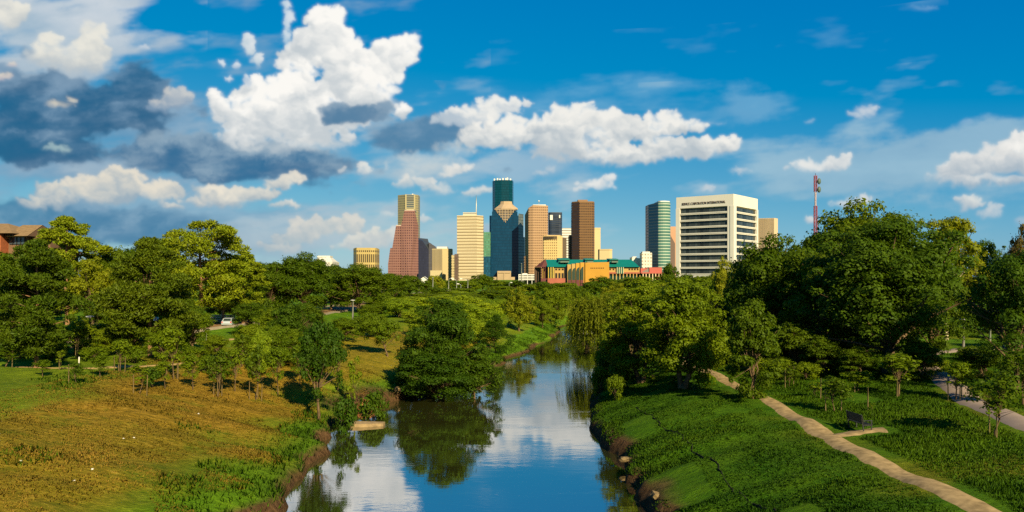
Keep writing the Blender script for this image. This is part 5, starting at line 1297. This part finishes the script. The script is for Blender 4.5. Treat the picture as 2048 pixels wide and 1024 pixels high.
place(MID_A, 'broadleaf_tree', 'right tree of the round twin-stemmed pair, nearest the camera on the right bank', T, 1366, 65, 180, 556, rz=2.2)
place(SHRUB_B, 'bank_shrub', 'pale bushy shrub at the water edge below the left tree of the pair', 'shrub', 1203, 77, 44, 726, z=.3)
place(DEEP_A, 'bush', 'dark bush in the shade left of the pair, hanging over the bank', 'bush', 1228, 80, 70, 668, z=1.2)
place(YEL_A, 'broadleaf_tree', 'yellow-green tree below the orange wall, behind the willow', T, 1232, 190, 80, 562)
# far belt
belt = [(852, 330, 46, 560, 1), (880, 400, 62, 557, 0), (905, 420, 48, 560, 1), (935, 390, 58, 560, 0), (966, 400, 58, 547, 1), (1000, 430, 60, 560, 0), (1028, 420, 50, 560, 1), (1060, 330, 60, 566, 0), (1092, 330, 62, 562, 1), (1128, 310, 70, 563, 0),
        (1188, 300, 62, 562, 1), (1206, 330, 70, 552, 1), (1250, 330, 60, 553, 1), (1285, 310, 72, 550, 0), (1330, 330, 60, 548, 1), (870, 260, 70, 572, 1), (925, 270, 70, 574, 0), (985, 250, 70, 578, 1), (1040, 240, 60, 582, 0), (1075, 215, 60, 580, 1), (1000, 300, 70, 570, 0), (1310, 240, 80, 556, 0), (1350, 220, 80, 556, 2), (1400, 240, 90, 560, 0), (1460, 260, 90, 545, 1), (1368, 300, 74, 547, 1), (1408, 290, 80, 549, 0), (1436, 310, 60, 546, 1)]
for i, (x, D, w, tp, k) in enumerate(belt):
    lb = ('mid-green tree in the far belt below the skyline', 'dark tree in the far belt below the skyline', 'yellowish tree in the far belt in front of the white office building')[k]
    place((FAR_A, FAR_B, FAR_C)[k], 'distant_tree', lb, T, x, D, w, tp, 'trees of the far belt below the skyline')
place(FAR_B, 'distant_tree', 'slim dark tree against the left edge of the white office building', T, 1340, 330, 36, 524)
place(FAR_C, 'distant_tree', 'autumn-yellow tree among the street lamps under the beige ribbed block', T, 870, 345, 40, 548)
# ---- right of the bayou
place(YEL_A, 'broadleaf_tree', 'slim light green tree in front of the right corner of the white office building', T, 1446, 115, 60, 511)
place(MID_B, 'broadleaf_tree', 'olive tree in front of the foot of the white office building', T, 1400, 118, 105, 560)
place(OAK_C, 'oak_tree', 'dark oak behind the olive tree, right of the office building foot', T, 1475, 125, 90, 530)
place(OAK_B, 'oak_tree', 'dark oak forming the left shoulder of the big oak group', T, 1555, 80, 200, 462)
place(OAK_C, 'oak_tree', 'smaller dark oak at the far left of the big oak group', T, 1497, 86, 100, 506)
place(OAK_A, 'oak_tree', 'biggest dark oak, tallest crown on the right side', T, 1775, 67, 325, 414, rz=1.0)
place(OAK_B, 'oak_tree', 'dark oak in front of the gap between the left shoulder oak and the biggest oak', T, 1668, 74, 210, 476, rz=2)
place(OAK_B, 'oak_tree', 'low dark oak against the right flank of the biggest oak', T, 1862, 76, 130, 520, rz=4)
place(OAK_B, 'oak_tree', 'dark oak whose top rises behind the biggest oak, before the radio mast', T, 1728, 82, 230, 391)
place(OAK_C, 'oak_tree', 'dark oak under the foot of the radio mast, left of the biggest oak', T, 1640, 90, 150, 455)
place(MID_C, 'young_tree', 'low leafy young tree left of the paved path, before the biggest oak', T, 1845, 62, 80, 680)
place(MID_C, 'young_tree', 'leafy young tree right of the near bend of the paved path', T, 1965, 60, 90, 690)
place(MID_C, 'young_tree', 'mid-green young tree leaning over the granite path in front of the oak group', T, 1506, 57, 112, 588, rz=.7)
place(SYC, 'sycamore_tree', 'yellow-green sycamore with pale bare top limbs, right of the biggest oak', T, 1892, 95, 140, 410)
place(DUSK, 'oak_tree', 'very dark tree at the right edge with a dark trunk beside the paved path', T, 2032, 55, 200, 470)
place(DARKSKY, 'broadleaf_tree', 'thin dark treetop with gaps between the sycamore and the right-edge tree', T, 1976, 118, 80, 462)
place(BROWN, 'broadleaf_tree', 'brownish treetop at the right edge rising over the dark tree', T, 2050, 112, 66, 436)
place(YEL_A, 'broadleaf_tree', 'yellow-green tree filling behind the sycamore', T, 1938, 112, 120, 512)
place(OAK_C, 'oak_tree', 'dark oak deep behind the biggest oak, right side', T, 1850, 130, 130, 520)
place(OAK_C, 'oak_tree', 'dark oak deep behind the oak group, left side', T, 1620, 120, 150, 520)
place(OAK_C, 'oak_tree', 'dark oak deep behind the biggest oak, middle', T, 1725, 135, 140, 520)
place(OAK_C, 'oak_tree', 'dark oak deep at the right edge', T, 2020, 140, 120, 530)
place(OAK_C, 'oak_tree', 'dark oak deep behind the sycamore', T, 1930, 150, 110, 560)
place(REDS, 'shrub', 'orange-red leaved shrub between the right tree of the pair and the oak group', 'shrub', 1424, 88, 34, 592)
place(DEEP_A, 'bush', 'dark bush filling the shade between the path and the oak group', 'bush', 1450, 92, 110, 590)
place(DEEP_A, 'bush', 'dark bush under the left shoulder oak', 'bush', 1560, 78, 110, 655)
place(DEEP_A, 'bush', 'dark bush under the biggest oak, left of its trunk', 'bush', 1660, 74, 110, 668)
place(DEEP_A, 'bush', 'dark bush under the biggest oak, right of its trunk', 'bush', 1830, 76, 90, 680)
# saplings on the right lawn, tied to stakes
G = 'staked saplings on the right lawn'
for p, x, D, w, tp, ns, lb in (
    (SAP_A, 1797, 55.5, 80, 700, 2, 'staked sapling with a rounded crown in front of the biggest oak trunk'),
    (SAP_A, 1912, 53.5, 62, 716, 3, 'staked sapling beside the near curve of the paved path'),
    (SAP_B, 1990, 41.0, 110, 742, 2, 'largest staked sapling, dark, nearest the right edge of the lawn'),
    (SAP_B, 1668, 51.5, 70, 752, 2, 'low spreading staked sapling right above the bench'),
    (SAP_A, 1716, 58, 66, 738, 1, 'bluish-green sapling between the bench and the biggest oak'),
    (SAP_B, 1578, 62, 44, 736, 2, 'thin dark staked sapling beyond the granite path'),
    (SAP_C, 1632, 57, 36, 762, 1, 'small staked sapling left of the low spreading one'),
    (SAP_C, 1742, 50.5, 14, 806, 1, 'bare whip of a sapling on its stake right of the bench'),
    (SAP_B, 2046, 50, 80, 700, 1, 'dark sapling cut by the right edge under the dark tree')):
    place(p, 'staked_sapling', lb, 'sapling', x, D, w, tp, G, stakes=ns)
# saplings on the left slope
G = 'staked saplings on the left slope'
for p, x, D, w, tp, ns, lb in (
    (SAP_A, 347, 67, 56, 644, 3, 'fullest staked sapling on the left slope, pale leaves, right of the reddish-trunk pine'),
    (SAP_A, 240, 68, 46, 672, 3, 'staked sapling with three stakes left of the reddish-trunk pine'),
    (SAP_B, 437, 63.5, 58, 700, 3, 'dark bushy staked sapling left of the green shrub on the slope'),
    (SAP_B, 512, 65, 50, 690, 3, 'dark staked sapling near the top of the dry slope, left of the dark trees'),
    (SAP_C, 280, 58, 40, 724, 2, 'thin staked sapling on the dry slope below the reddish-trunk pine'),
    (SAP_B, 152, 59, 38, 722, 1, 'dark narrow sapling on the dry slope right of the edge pine'),
    (SAP_B, 12, 66, 70, 690, 2, 'low dark staked sapling at the left edge'),
    (SAP_A, 155, 76, 56, 632, 2, 'leafy sapling between the edge pine and the road'),
    (SAP_A, 207, 82, 60, 640, 2, 'leafy sapling beside the dark lamp post near the road'),
    (SAP_B, 484, 76, 50, 668, 1, 'rounded sapling below the silver car'),
    (SAP_B, 405, 98, 34, 618, 1, 'small dark sapling right of the green road sign'),
    (SAP_C, 705, 70, 30, 712, 1, 'slim young sapling on the slope left of the leaning-trunk tree'),
    (SAP_C, 119, 66, 16, 700, 1, 'leafless whip on a single stake near the edge pine')):
    place(p, 'staked_sapling', lb, 'sapling', x, D, w, tp, G, stakes=ns)
G = 'shrubs on the left slope'
for p, x, D, w, tp, lb in ((SHRUB, 304, 61.5, 50, 730, 'dark round shrub on the dry slope beneath the reddish-trunk pine'), (SHRUB_B, 434, 70, 40, 716, 'green shrub at the crest of the dry slope'), (SHRUB, 690, 62, 60, 786, 'grass-green shrub at the foot of the lit-trunk tree'), (SHRUB, 745, 68, 60, 774, 'grass-green shrub above the red earth cut on the bank'),
    (SHRUB, 25, 52, 12, 795, 'tiny twiggy shrub low on the dry slope at the left edge'), (SHRUB, 133, 55, 12, 800, 'tiny twiggy shrub on the dry slope below the narrow sapling')):
    place(p, 'shrub', lb, 'shrub', x, D, w, tp, G)

# ---- thickets: nothing tells their members apart
thicket([
    (SAP_A, 'sapling', 'sapling', 'slender unstaked sapling near the crest of the dry slope', [(200, 63, 40, 706), (386, 64, 44, 702), (470, 66, 46, 690), (556, 68, 48, 684), (600, 72, 46, 682), (85, 62, 36, 716), (330, 62, 36, 716), (676, 74, 40, 690)]),
    (MID_B, 'young_tree', 'tree', 'mid-green young tree in the thicket between the left road and the dry slope', [(40, 75, 70, 648), (104, 74, 56, 668), (590, 80, 70, 650), (690, 104, 74, 630), (742, 112, 70, 622), (150, 80, 76, 640), (212, 79, 76, 648), (265, 80, 86, 628), (385, 84, 92, 610), (432, 79, 56, 664), (502, 80, 76, 640), (548, 78, 76, 640), (56, 77, 60, 655), (330, 76, 76, 655), (235, 88, 80, 610), (330, 92, 90, 600), (100, 84, 60, 630), (270, 98, 90, 590), (545, 96, 80, 610)]),
    (OAK_C, 'young_tree', 'tree', 'dark young tree in the thicket between the left road and the dry slope', [(365, 100, 90, 590), (200, 96, 70, 600), (500, 104, 80, 600), (612, 100, 80, 600), (25, 80, 70, 610)]),
    (SHRUB_B, 'bush', 'bush', 'low green bush in the thicket between the left road and the dry slope', [(110, 76, 60, 690), (190, 75, 60, 690), (270, 74, 60, 690), (385, 76, 70, 690), (560, 78, 60, 690), (330, 84, 70, 670), (420, 72, 50, 706)]),
    (LIME_B, 'bush', 'bush', 'yellow-green bush in the thicket between the left road and the dry slope', [(545, 88, 60, 650), (60, 92, 70, 640)])], 'thicket on the left slope')
thicket([
    (LIME_A, 'bush', 'bush', 'lime-green bush in the scrub on the far left bank', [(815, 200, 80, 592), (890, 210, 80, 588), (960, 200, 80, 594), (1005, 185, 60, 596), (870, 135, 80, 612), (935, 140, 80, 606), (985, 130, 60, 616), (830, 138, 70, 616), (760, 185, 70, 588), (905, 260, 80, 580), (960, 255, 80, 582)]),
    (MID_B, 'bush', 'bush', 'mid-green bush in the scrub on the far left bank', [(845, 220, 80, 584), (935, 230, 80, 584), (1015, 225, 60, 588), (740, 150, 60, 606), (780, 215, 60, 580), (1065, 190, 50, 592), (1085, 170, 50, 596)])], 'scrub on the far left bank')
thicket([
    (MID_C, 'young_tree', 'tree', 'leafy young tree in front of the shaded right oaks', [(1590, 69, 110, 640), (1645, 66, 90, 668), (1540, 74, 90, 640), (1715, 63, 80, 690)]),
    (DEEP_A, 'bush', 'bush', 'dark bush in the shade under the right oaks', [(1600, 88, 120, 640), (1700, 90, 120, 640), (1780, 92, 120, 640), (1520, 95, 110, 610), (1880, 104, 100, 630), (1620, 72, 80, 690), (1980, 100, 90, 610), (2040, 84, 90, 620), (1470, 76, 70, 690)]),
    (SHRUB_B, 'bush', 'bush', 'low green shrub in the shade under the right oaks', [(1560, 66, 70, 712), (1610, 64, 60, 722), (1690, 66, 70, 712), (1840, 68, 70, 706), (1500, 70, 70, 706), (1870, 64, 60, 716), (1950, 74, 80, 690)]),
    (MID_B, 'young_tree', 'tree', 'olive young tree in the belt right behind the round pair', [(1320, 110, 100, 575), (1420, 104, 90, 586), (1375, 140, 100, 552), (1425, 145, 90, 550), (1270, 130, 90, 580), (1300, 170, 100, 566), (1440, 150, 100, 560), (1225, 155, 80, 575), (1180, 175, 70, 575)])], 'undergrowth on the right bank')
thicket([
    (SHRUB_B, 'bank_shrub', 'shrub', 'small green shrub along the right water edge', [(1222, 84, 50, 715), (1235, 74, 50, 722), (1205, 95, 40, 690), (1260, 78, 60, 700), (1230, 68, 40, 745)])], 'shrubs along the right water edge')
# ================================================================ street furniture and small things
def lamp(x, D, top, label, arm=0, group='street lamps below the skyline', two=False, r=.17, pm=None):
    pm = pm or (WHITE if D > 200 else PALEM)
    X = xpx(x, D); z = gz(X, D); o = empty('street_lamp', (X, D, z), 0, label, 'street lamp', group); h = zpx(top, D)-z
    t = MB(); t.tube([(0, 0, -.3), (0, 0, h)], [r*1.5, r], 8); t.build('pole', pm, o)
    for s in ((arm,) if not two else (arm, -arm)):
        if not s: continue
        t = MB(); t.tube([(0, 0, h-.25), (s*.5, 0, h+.12), (s, 0, h+.28)], [r*.6, r*.55, r*.5], 6); t.build('arm', PALEM, o)
        t = MB(); a = s/abs(s); t.prism([(min(s, s+a*.95), -.25), (max(s, s+a*.95), -.25), (max(s, s+a*.95), .25), (min(s, s+a*.95), .25)], h+.12, h+.45, bottom=True); t.build('lamp_head', WHITE, o)
    if not arm:
        t = MB(); t.lathe((0, 0, h), [(.08, -.12), (.34, -.02), (.40, .02), (.38, .08), (.08, .12)], 10); t.build('lamp_head', PALEM, o)
    return o
lamp(763, 225, 551, 'street lamp with a long arm to the left, poking out of the roadside trees', -3.0)
lamp(838, 300, 563, 'short street lamp left of the small white gabled house foot', -.8)
lamp(844, 330, 566, 'shorter of the two lamps by the small white gabled house', .9)
lamp(865.5, 290, 556, 'thick tall street lamp under the beige ribbed block', 0, r=.2)
lamp(897, 300, 558, 'street lamp with a short arm under the left side of the white tower', .9)
lamp(913, 310, 560, 'street lamp right under the middle of the white tower', -.8)
lamp(921.5, 330, 569, 'shortest street lamp, under the right side of the white tower', -.7)
lamp(935.5, 300, 559, 'street lamp with a long arm to the left under the white tower mast', -2.0)
lamp(1043, 520, 527, 'tall single street lamp in front of the foot of the blue granite-crowned tower', 0, r=.25)
lamp(1018, 400, 566, 'thin street lamp low in front of the granite base of the blue tower', .7)
lamp(705.5, 130, 601, 'pale lamp post with flat T-shaped top on the left roadside', 0, 'park lamp posts', r=.13)
lamp(180, 78, 634, 'dark slim lamp post by the road behind the edge pine', 0, 'park lamp posts', r=.08, pm=DARKM)
lamp(446, 125, 545, 'tall pale lamp pole in the umbrella-topped pine', .8, 'park lamp posts')
lamp(1927, 84, 640, 'pale lamp post with a flat cap behind the dark tree, left of a matching one', 0, 'park lamp posts', r=.10)
lamp(1980, 92, 642, 'pale lamp post with a flat cap, closest to the right edge', 0, 'park lamp posts', r=.10)
# posts in the lawn
for x, D, tp, lb in ((42, 100, 668, None),):
    pass
def sign(x, D, y0, y1, w, cols, label, base=None):
    X = xpx(x, D); z = gz(X, D); o = empty('road_sign', (X, D, z), 0, label, 'sign'); a, b = zpx(y1, D)-z, zpx(y0, D)-z; hw = w*D/F/2
    t = MB(); t.tube([(0, 0, -.3), (0, 0, b-.1)], .05, 6); t.build('post', PALEM, o)
    t = MB(); t.box(-hw, hw, -.09, -.051, a, b); t.build('panel', cols[0], o)
    if len(cols) > 1:
        t = MB(); t.box(-hw*.15, hw*.15, -.10, -.0905, a+.05, b-.05); t.build('stripe', cols[1], o)
    return o
GREEN_S = mat('sign_green', (.01, .22, .09), .4, .4, var=.05)
RED_S = mat('sign_red', (.45, .04, .03), .4, .4, var=.05)
sign(396, 100, 633, 642, 9, [GREEN_S], 'green road sign on a post left of the silver car')
sign(312.5, 88, 634, 641, 11, [WHITE, RED_S], 'white and red sign panel right of the reddish-trunk pine')
# marker posts
for x, D, h, lb in ((413, 92, 1.1, 'short white marker post on the green slope below the silver car'), (158, 70, 1.0, 'thin white stake left of the leafy saplings near the edge pine')):
    X = xpx(x, D); t = MB(); t.tube([(0, 0, -.2), (0, 0, h*.93), (0, 0, h)], [.06, .06, .02], 8); o = t.build('marker_post', WHITE); o.location = (X, D, gz(X, D)); tag(o, lb, 'post')
# car
def car(x, D, label, paint, rz, name='parked_car', s=1.0):
    X = xpx(x, D); o = empty(name, (X, D, gz(X, D)+.13), rz, label, 'car')
    # length along local y, nose at +y
    prof = [(-2.1, .35), (-2.15, .62), (-2.05, .92), (-1.85, .98), (1.0, .95), (1.9, .82), (2.15, .62), (2.15, .35)]
    cab = [(-1.95, .96), (-1.45, 1.42), (-.3, 1.50), (.35, 1.42), (1.15, .96)]
    t = MB(); hw = .88
    def ext(p, w0, w1):
        n = len(p); ht = max(z for _, z in p)
        L = [(-(w0 if z < .97 else w1), y, z) for y, z in p]; R = [((w0 if z < .97 else w1), y, z) for y, z in p]
        for i in range(n):
            j = (i+1) % n; t.face([L[i], L[j], R[j], R[i]])
        t.face(L); t.face(R[::-1])
    ext(prof, hw, hw); ext(cab, hw-.03, hw-.2); t.build('body', paint, o)
    gl = mat('car_glass', (.02, .03, .03), .08, .6)
    t = MB(); t.face([(-.62, -1.905, 1.02), (.62, -1.905, 1.02), (.56, -1.52, 1.37), (-.56, -1.52, 1.37)]); t.build('rear_window', gl, o)
    t = MB(); t.face([(.62, 1.13, .99), (-.62, 1.13, .99), (-.56, .42, 1.38), (.56, .42, 1.38)]); t.build('windscreen', gl, o)
    for sg in (-1, 1):
        t = MB(); t.face([(sg*.868, -1.55, 1.0), (sg*.868, .85, 1.0), (sg*.70, .25, 1.40), (sg*.70, -1.25, 1.40)]); t.build('side_window', gl, o)
        t = MB(); t.box(sg*.70-.12, sg*.70+.12, -2.19, -2.10, .70, .90); t.build('taillight', RED_S, o)
        t = MB(); t.box(sg*.66-.14, sg*.66+.14, 2.10, 2.18, .58, .72); t.build('headlight', WHITE, o)
        for y in (-1.35, 1.35):
            t = MB(); t.tube([(sg*.70, y, .32), (sg*.90, y, .32)], .32, 14); w = t.build('wheel', DARKM, o)
            t = MB(); t.tube([(sg*.901, y, .32), (sg*.915, y, .32)], .2, 10); q = t.build('rim', PALEM, o); q.parent = w
    return o
SILVER = mat('silver_paint', (.42, .45, .45), .3, .5, .4, var=.03)
WHITEP = mat('white_car_paint', (.78, .74, .66), .35, .4, var=.03)
c = car(459, 117, 'silver hatchback driving away on the left road', SILVER, math.radians(6), 'silver_car'); c.scale = (.85, .8, .85)
car(325, 113, 'dark car half hidden behind the reddish-trunk pine on the left road', mat('dark_paint', (.04, .04, .045), .3, .5), math.radians(-9), 'dark_car')
car(1174, 240, 'small white car seen between trees below the orange wall', WHITEP, math.radians(80), 'white_car')
car(1008, 190, 'white car showing among the lime-green bushes above the river bend', WHITEP, math.radians(75), 'white_car') if False else None
# roadside barrier
for x0, x1, D, lb in ((412, 470, 128, 'low pale slatted roadside barrier behind the silver car'), (-20, 46, 88, 'low pale slatted roadside barrier at the left edge')):
    Xa, Xb = xpx(x0, D), xpx(x1, D); z = max(gz(Xa, D), gz(Xb, D)); o = empty('roadside_barrier', ((Xa+Xb)/2, D, z), 0, lb, 'barrier'); hw = (Xb-Xa)/2
    t = MB()
    for k in range(3): t.box(-hw, hw, -.08, .0, .25+.34*k, .43+.34*k)
    t.build('rails', PALEM, o)
    for k in range(4): t = MB(); q = -hw+.1+(2*hw-.2)*k/3; t.box(q-.07, q+.07, .001, .14, -.3, 1.12); t.build('post', PALEM, o)
# bench
bx, by = 19.6, 45.0
o = empty('park_bench', (bx, by, gz(bx, by)+.04), math.radians(96), 'dark slatted park bench on the bare pad beside the granite path', 'bench')
BM = mat('bench_slats', (.018, .018, .014), .6, .3)
t = MB()
for k in range(5): t.box(-.85, .85, -.22+k*.10, -.14+k*.10, .43, .465)
t.build('seat', BM, o)
t = MB()
for k in range(5): t.bar((-.85, .29+k*.022, .56+k*.095), (.85, .29+k*.022, .56+k*.095), .03, .08)
t.build('backrest', BM, o)
for sg in (-1, 1):
    t = MB(); t.bar((sg*.78, -.2, 0), (sg*.78, -.2, .64), .05); t.bar((sg*.78, .24, 0), (sg*.78, .40, 1.0), .05); t.bar((sg*.78, -.2, .40), (sg*.78, .28, .40), .05); t.build('leg', DARKM, o)
    t = MB(); t.bar((sg*.78, -.24, .66), (sg*.78, .33, .66), .07, .03); t.build('armrest', DARKM, o)
# low black silt fence slumped along the right lawn
pts = [(9.5, 62), (9.9, 57.6), (10.0, 54), (10.6, 50), (10.3, 46), (10.7, 42), (10.5, 38), (11.0, 34), (11.2, 30), (11.6, 26)]
line = []
rnd = random.Random(5)
for a, b in zip(pts[:-1], pts[1:]):
    for k in range(8): line.append((a[0]+(b[0]-a[0])*k/8+rnd.uniform(-.09, .09), a[1]+(b[1]-a[1])*k/8))
t = MB()
for a, b in zip(line[:-1], line[1:]):
    za, zb = gz(*a), gz(*b); h = rnd.uniform(.03, .11); l = rnd.uniform(.02, .10)
    if rnd.random() < .12: h = .03
    A = [(a[0], a[1], za-.1), (b[0], b[1], zb-.1), (b[0]+l, b[1], zb+h), (a[0]+l, a[1], za+h)]
    t.face(A); t.face([(p[0]+.04, p[1], p[2]) for p in A[::-1]])
    t.face([A[3], A[2], (A[2][0]+.04, A[2][1], A[2][2]), (A[3][0]+.04, A[3][1], A[3][2])])
fo = t.build('silt_fence', mat('black_fabric', (.022, .024, .012), .9, .05)); tag(fo, 'slumped low black silt fence running along the right lawn', 'fence')
# concrete ledge in the water, rocks on the banks
D = 64.5
t = MB(); xa, xb = xpx(690, D), xpx(766, D)
t.prism([(xa-.6, D-.35), (xa+1.2, D-.45), (xb, D+.1), (xb+.05, D+.75), (xa, D+.7), (xa-.6, D+.5)], -.5, [.30, .26, .22, .24, .33, .34])
lo = t.build('concrete_ledge', mat('ledge_concrete', (.26, .18, .09), .85, .1, var=.25, scale=3, bump=.3)); tag(lo, 'flat concrete ledge jutting from the left bank into the water', 'ledge')
def rock(x, y, r, label, cat='rock', m=None, seed=1, name='rock', sq=.7):
    rng = np.random.RandomState(seed); bm = bmesh.new(); bmesh.ops.create_icosphere(bm, subdivisions=2, radius=r)
    for v in bm.verts:
        d = v.co.normalized(); k = 1+.25*math.sin(d.x*4+seed)+.2*math.sin(d.y*5+seed*2)+rng.uniform(-.08, .08); v.co *= k; v.co.z *= sq
    me = bpy.data.meshes.new(name); bm.to_mesh(me); bm.free(); me.materials.append(m or ROCKM)
    q = bpy.data.objects.new(name, me); SC.collection.objects.link(q); q.location = (x, y, gz(x, y)+r*.25); return tag(q, label, cat)
ROCKM = mat('sandstone', (.16, .11, .05), .9, .1, var=.25, scale=4)
def ground_at(px, py):
    """walk the sight line through (px, py) until it meets the land"""
    for k in range(3000):
        D = 22+k*.08; z = EYE+(HOR-py)*D/F
        if z <= gz(xpx(px, D), D): return xpx(px, D), D
x, y = ground_at(1312, 994); rock(x, y, .28, 'squarish pale yellow rock on the right bank near the water', seed=3)
x, y = ground_at(1254, 922); rock(x, y, .42, 'tan rock slab half buried in the right bank edge', seed=5, sq=.4)
x, y = ground_at(795, 783); rock(x, y, .5, 'pale yellow boulder at the foot of the left bank beside the big bank tree', seed=8, sq=.6)
x, y = ground_at(735, 822); rock(x, y, 1.1, 'reddish earth lump on the left bank above the concrete ledge', m=mat('red_earth', (.34, .14, .05), .95, .05, var=.3, scale=4, bump=.4), seed=9, name='earth_mound', cat='earth mound', sq=.55)
TRASH = mat('litter_white', (.5, .47, .40), .6)
for i, (px, py, lb) in enumerate(((397, 828, 'white scrap of litter highest on the dry slope'), (185, 940, 'white scrap of litter low on the dry slope'), (247, 878, 'white scrap, left of two side by side on the dry slope'), (268, 876, 'white scrap, right of two side by side on the dry slope'), (42, 923, 'white scrap of litter nearest the left edge'), (148, 962, 'tiny white scrap below the others on the dry slope'))):
    x, y = ground_at(px, py); o = rock(x, y, .07 if i < 2 else .05, lb, 'litter', TRASH, 20+i, 'litter_scrap', .6); o['group'] = 'scraps of litter on the dry slope'
# duck-like floating twig and ripple makers are left to the water surface
# ================================================================ grass blades (one mass per sward)
GR = leafmat('grass_blade', (.036, .092, .002), (.088, .162, .004), .4)
DG = leafmat('dry_blade', (.15, .115, .008), (.40, .25, .035), .4)
def sward(name, n, xr_, yr_, side, m, seed, hmin, hmax, keep, tintf):
    rng = np.random.RandomState(seed)
    # even density in the picture, not on the ground: more tufts near the eye
    Y = yr_[0]+(yr_[1]-yr_[0])*rng.rand(n)**1.35; X = xr_[0]+(xr_[1]-xr_[0])*rng.rand(n)
    d = (X-xr(Y)) if side > 0 else (xl(Y)-X)
    ok = (d > .25) & (np.abs(X/Y) < .70) & keep(X, Y, d)
    X, Y, d = X[ok], Y[ok], d[ok]; n = len(X); k = 3
    Z = ground(X, Y)
    h = (1+.9*(X > 19)*(side > 0))*(hmin+(hmax-hmin)*rng.rand(n)**2)*(.6+1.0*np.clip(vn(X/2.2, Y/2.2, seed+3)+.5, 0, 1))*(1+1.1*np.exp(-np.maximum(d, 0)/1.6))
    tint = tintf(X, Y, d, rng)
    base = np.stack([X, Y, Z-.02], 1)
    V = []
    for b in range(k):
        a = rng.rand(n)*6.283; w = .018+.022*rng.rand(n); lean = (.25+.5*rng.rand(n))*h; la = rng.rand(n)*6.283
        off = np.stack([np.cos(la)*.06, np.sin(la)*.06, la*0], 1)
        s = np.stack([np.cos(a)*w, np.sin(a)*w, a*0], 1)
        tip = base+off+np.stack([np.cos(la)*lean, np.sin(la)*lean, h*(.75+.4*rng.rand(n))], 1)
        V.append(np.stack([base+off-s, base+off+s, tip], 1))
    co = np.concatenate(V, 0).reshape(-1, 3); me = np_mesh(name, co, np.arange(len(co)).reshape(-1, 3))
    at = me.attributes.new('tint', 'FLOAT', 'FACE'); at.data.foreach_set('value', np.clip(np.tile(tint, k)+.3*(rng.rand(n*k)-.5), 0, 1).astype(np.float32))
    # blades share the light of the sward they stand in
    nn = np.concatenate([np.repeat(unit(np.stack([rng.normal(size=n)*.35, rng.normal(size=n)*.35-.25, np.ones(n)], 1)), 3, 0) for _ in range(k)], 0)
    me.polygons.foreach_set('use_smooth', np.ones(len(me.polygons), bool)); me.normals_split_custom_set_from_vertices(nn.astype(np.float32))
    me.materials.append(m); o = bpy.data.objects.new(name, me); SC.collection.objects.link(o); o['kind'] = 'stuff'
    return o
def far_from(pts, X, Y, r):
    ok = np.ones(len(X), bool)
    for (ax, ay), (bx_, by_) in zip(pts[:-1], pts[1:]):
        t = np.clip(((X-ax)*(bx_-ax)+(Y-ay)*(by_-ay))/((bx_-ax)**2+(by_-ay)**2), 0, 1)
        ok &= np.hypot(X-ax-(bx_-ax)*t, Y-ay-(by_-ay)*t) > r
    return ok
PAVED = [(26.5, 34), (27.7, 43), (29.6, 51), (33.0, 61), (36.5, 71), (40, 79), (46, 84), (60, 88)]
offpath = lambda X, Y, d: far_from(PAVED, X, Y, 1.55) & (np.abs(X-17.7) > 1.0) & ~((np.abs(X-19.4) < 1.9) & (np.abs(Y-44.4) < 1.2))
o = sward('grass', 260000, (5, 46), (26, 82), 1, GR, 31, .03, .11, lambda X, Y, d: offpath(X, Y, d) & (vn(X/3, Y/3, 55) > -.32),
      lambda X, Y, d, r: .35+1.3*vn(X/5, Y/4, 57)+.30*(X > 18)+.4*np.exp(-d/1.5)*(Y > 40))
tag(o, 'lush green grass of the right lawn, darkened for cloud shade', 'grass')
o = sward('dry_grass', 110000, (-34, -10), (25, 84), -1, DG, 33, .03, .10, lambda X, Y, d: (d > 2.2+3*vn(X/3, Y/3, 58)) & (vn(X/2.5, Y/2, 59) > -.30),
      lambda X, Y, d, r: .45+1.1*vn(X/4, Y/3, 61))
tag(o, 'dry straw-coloured grass of the left slope', 'grass')
o = sward('bank_grass', 110000, (-36, 12), (25, 185), -1, GR, 35, .08, .34, lambda X, Y, d: (d < 3.2+5*vn(X/3, Y/3, 58)) | ((vn(X/4, Y/4, 64) > .30) & (Y < 75)),
      lambda X, Y, d, r: .75+.9*vn(X/3, Y/3, 62)+.4*(Y > 85))
tag(o, 'rank green grass along the left bank and in patches on the slope', 'grass')
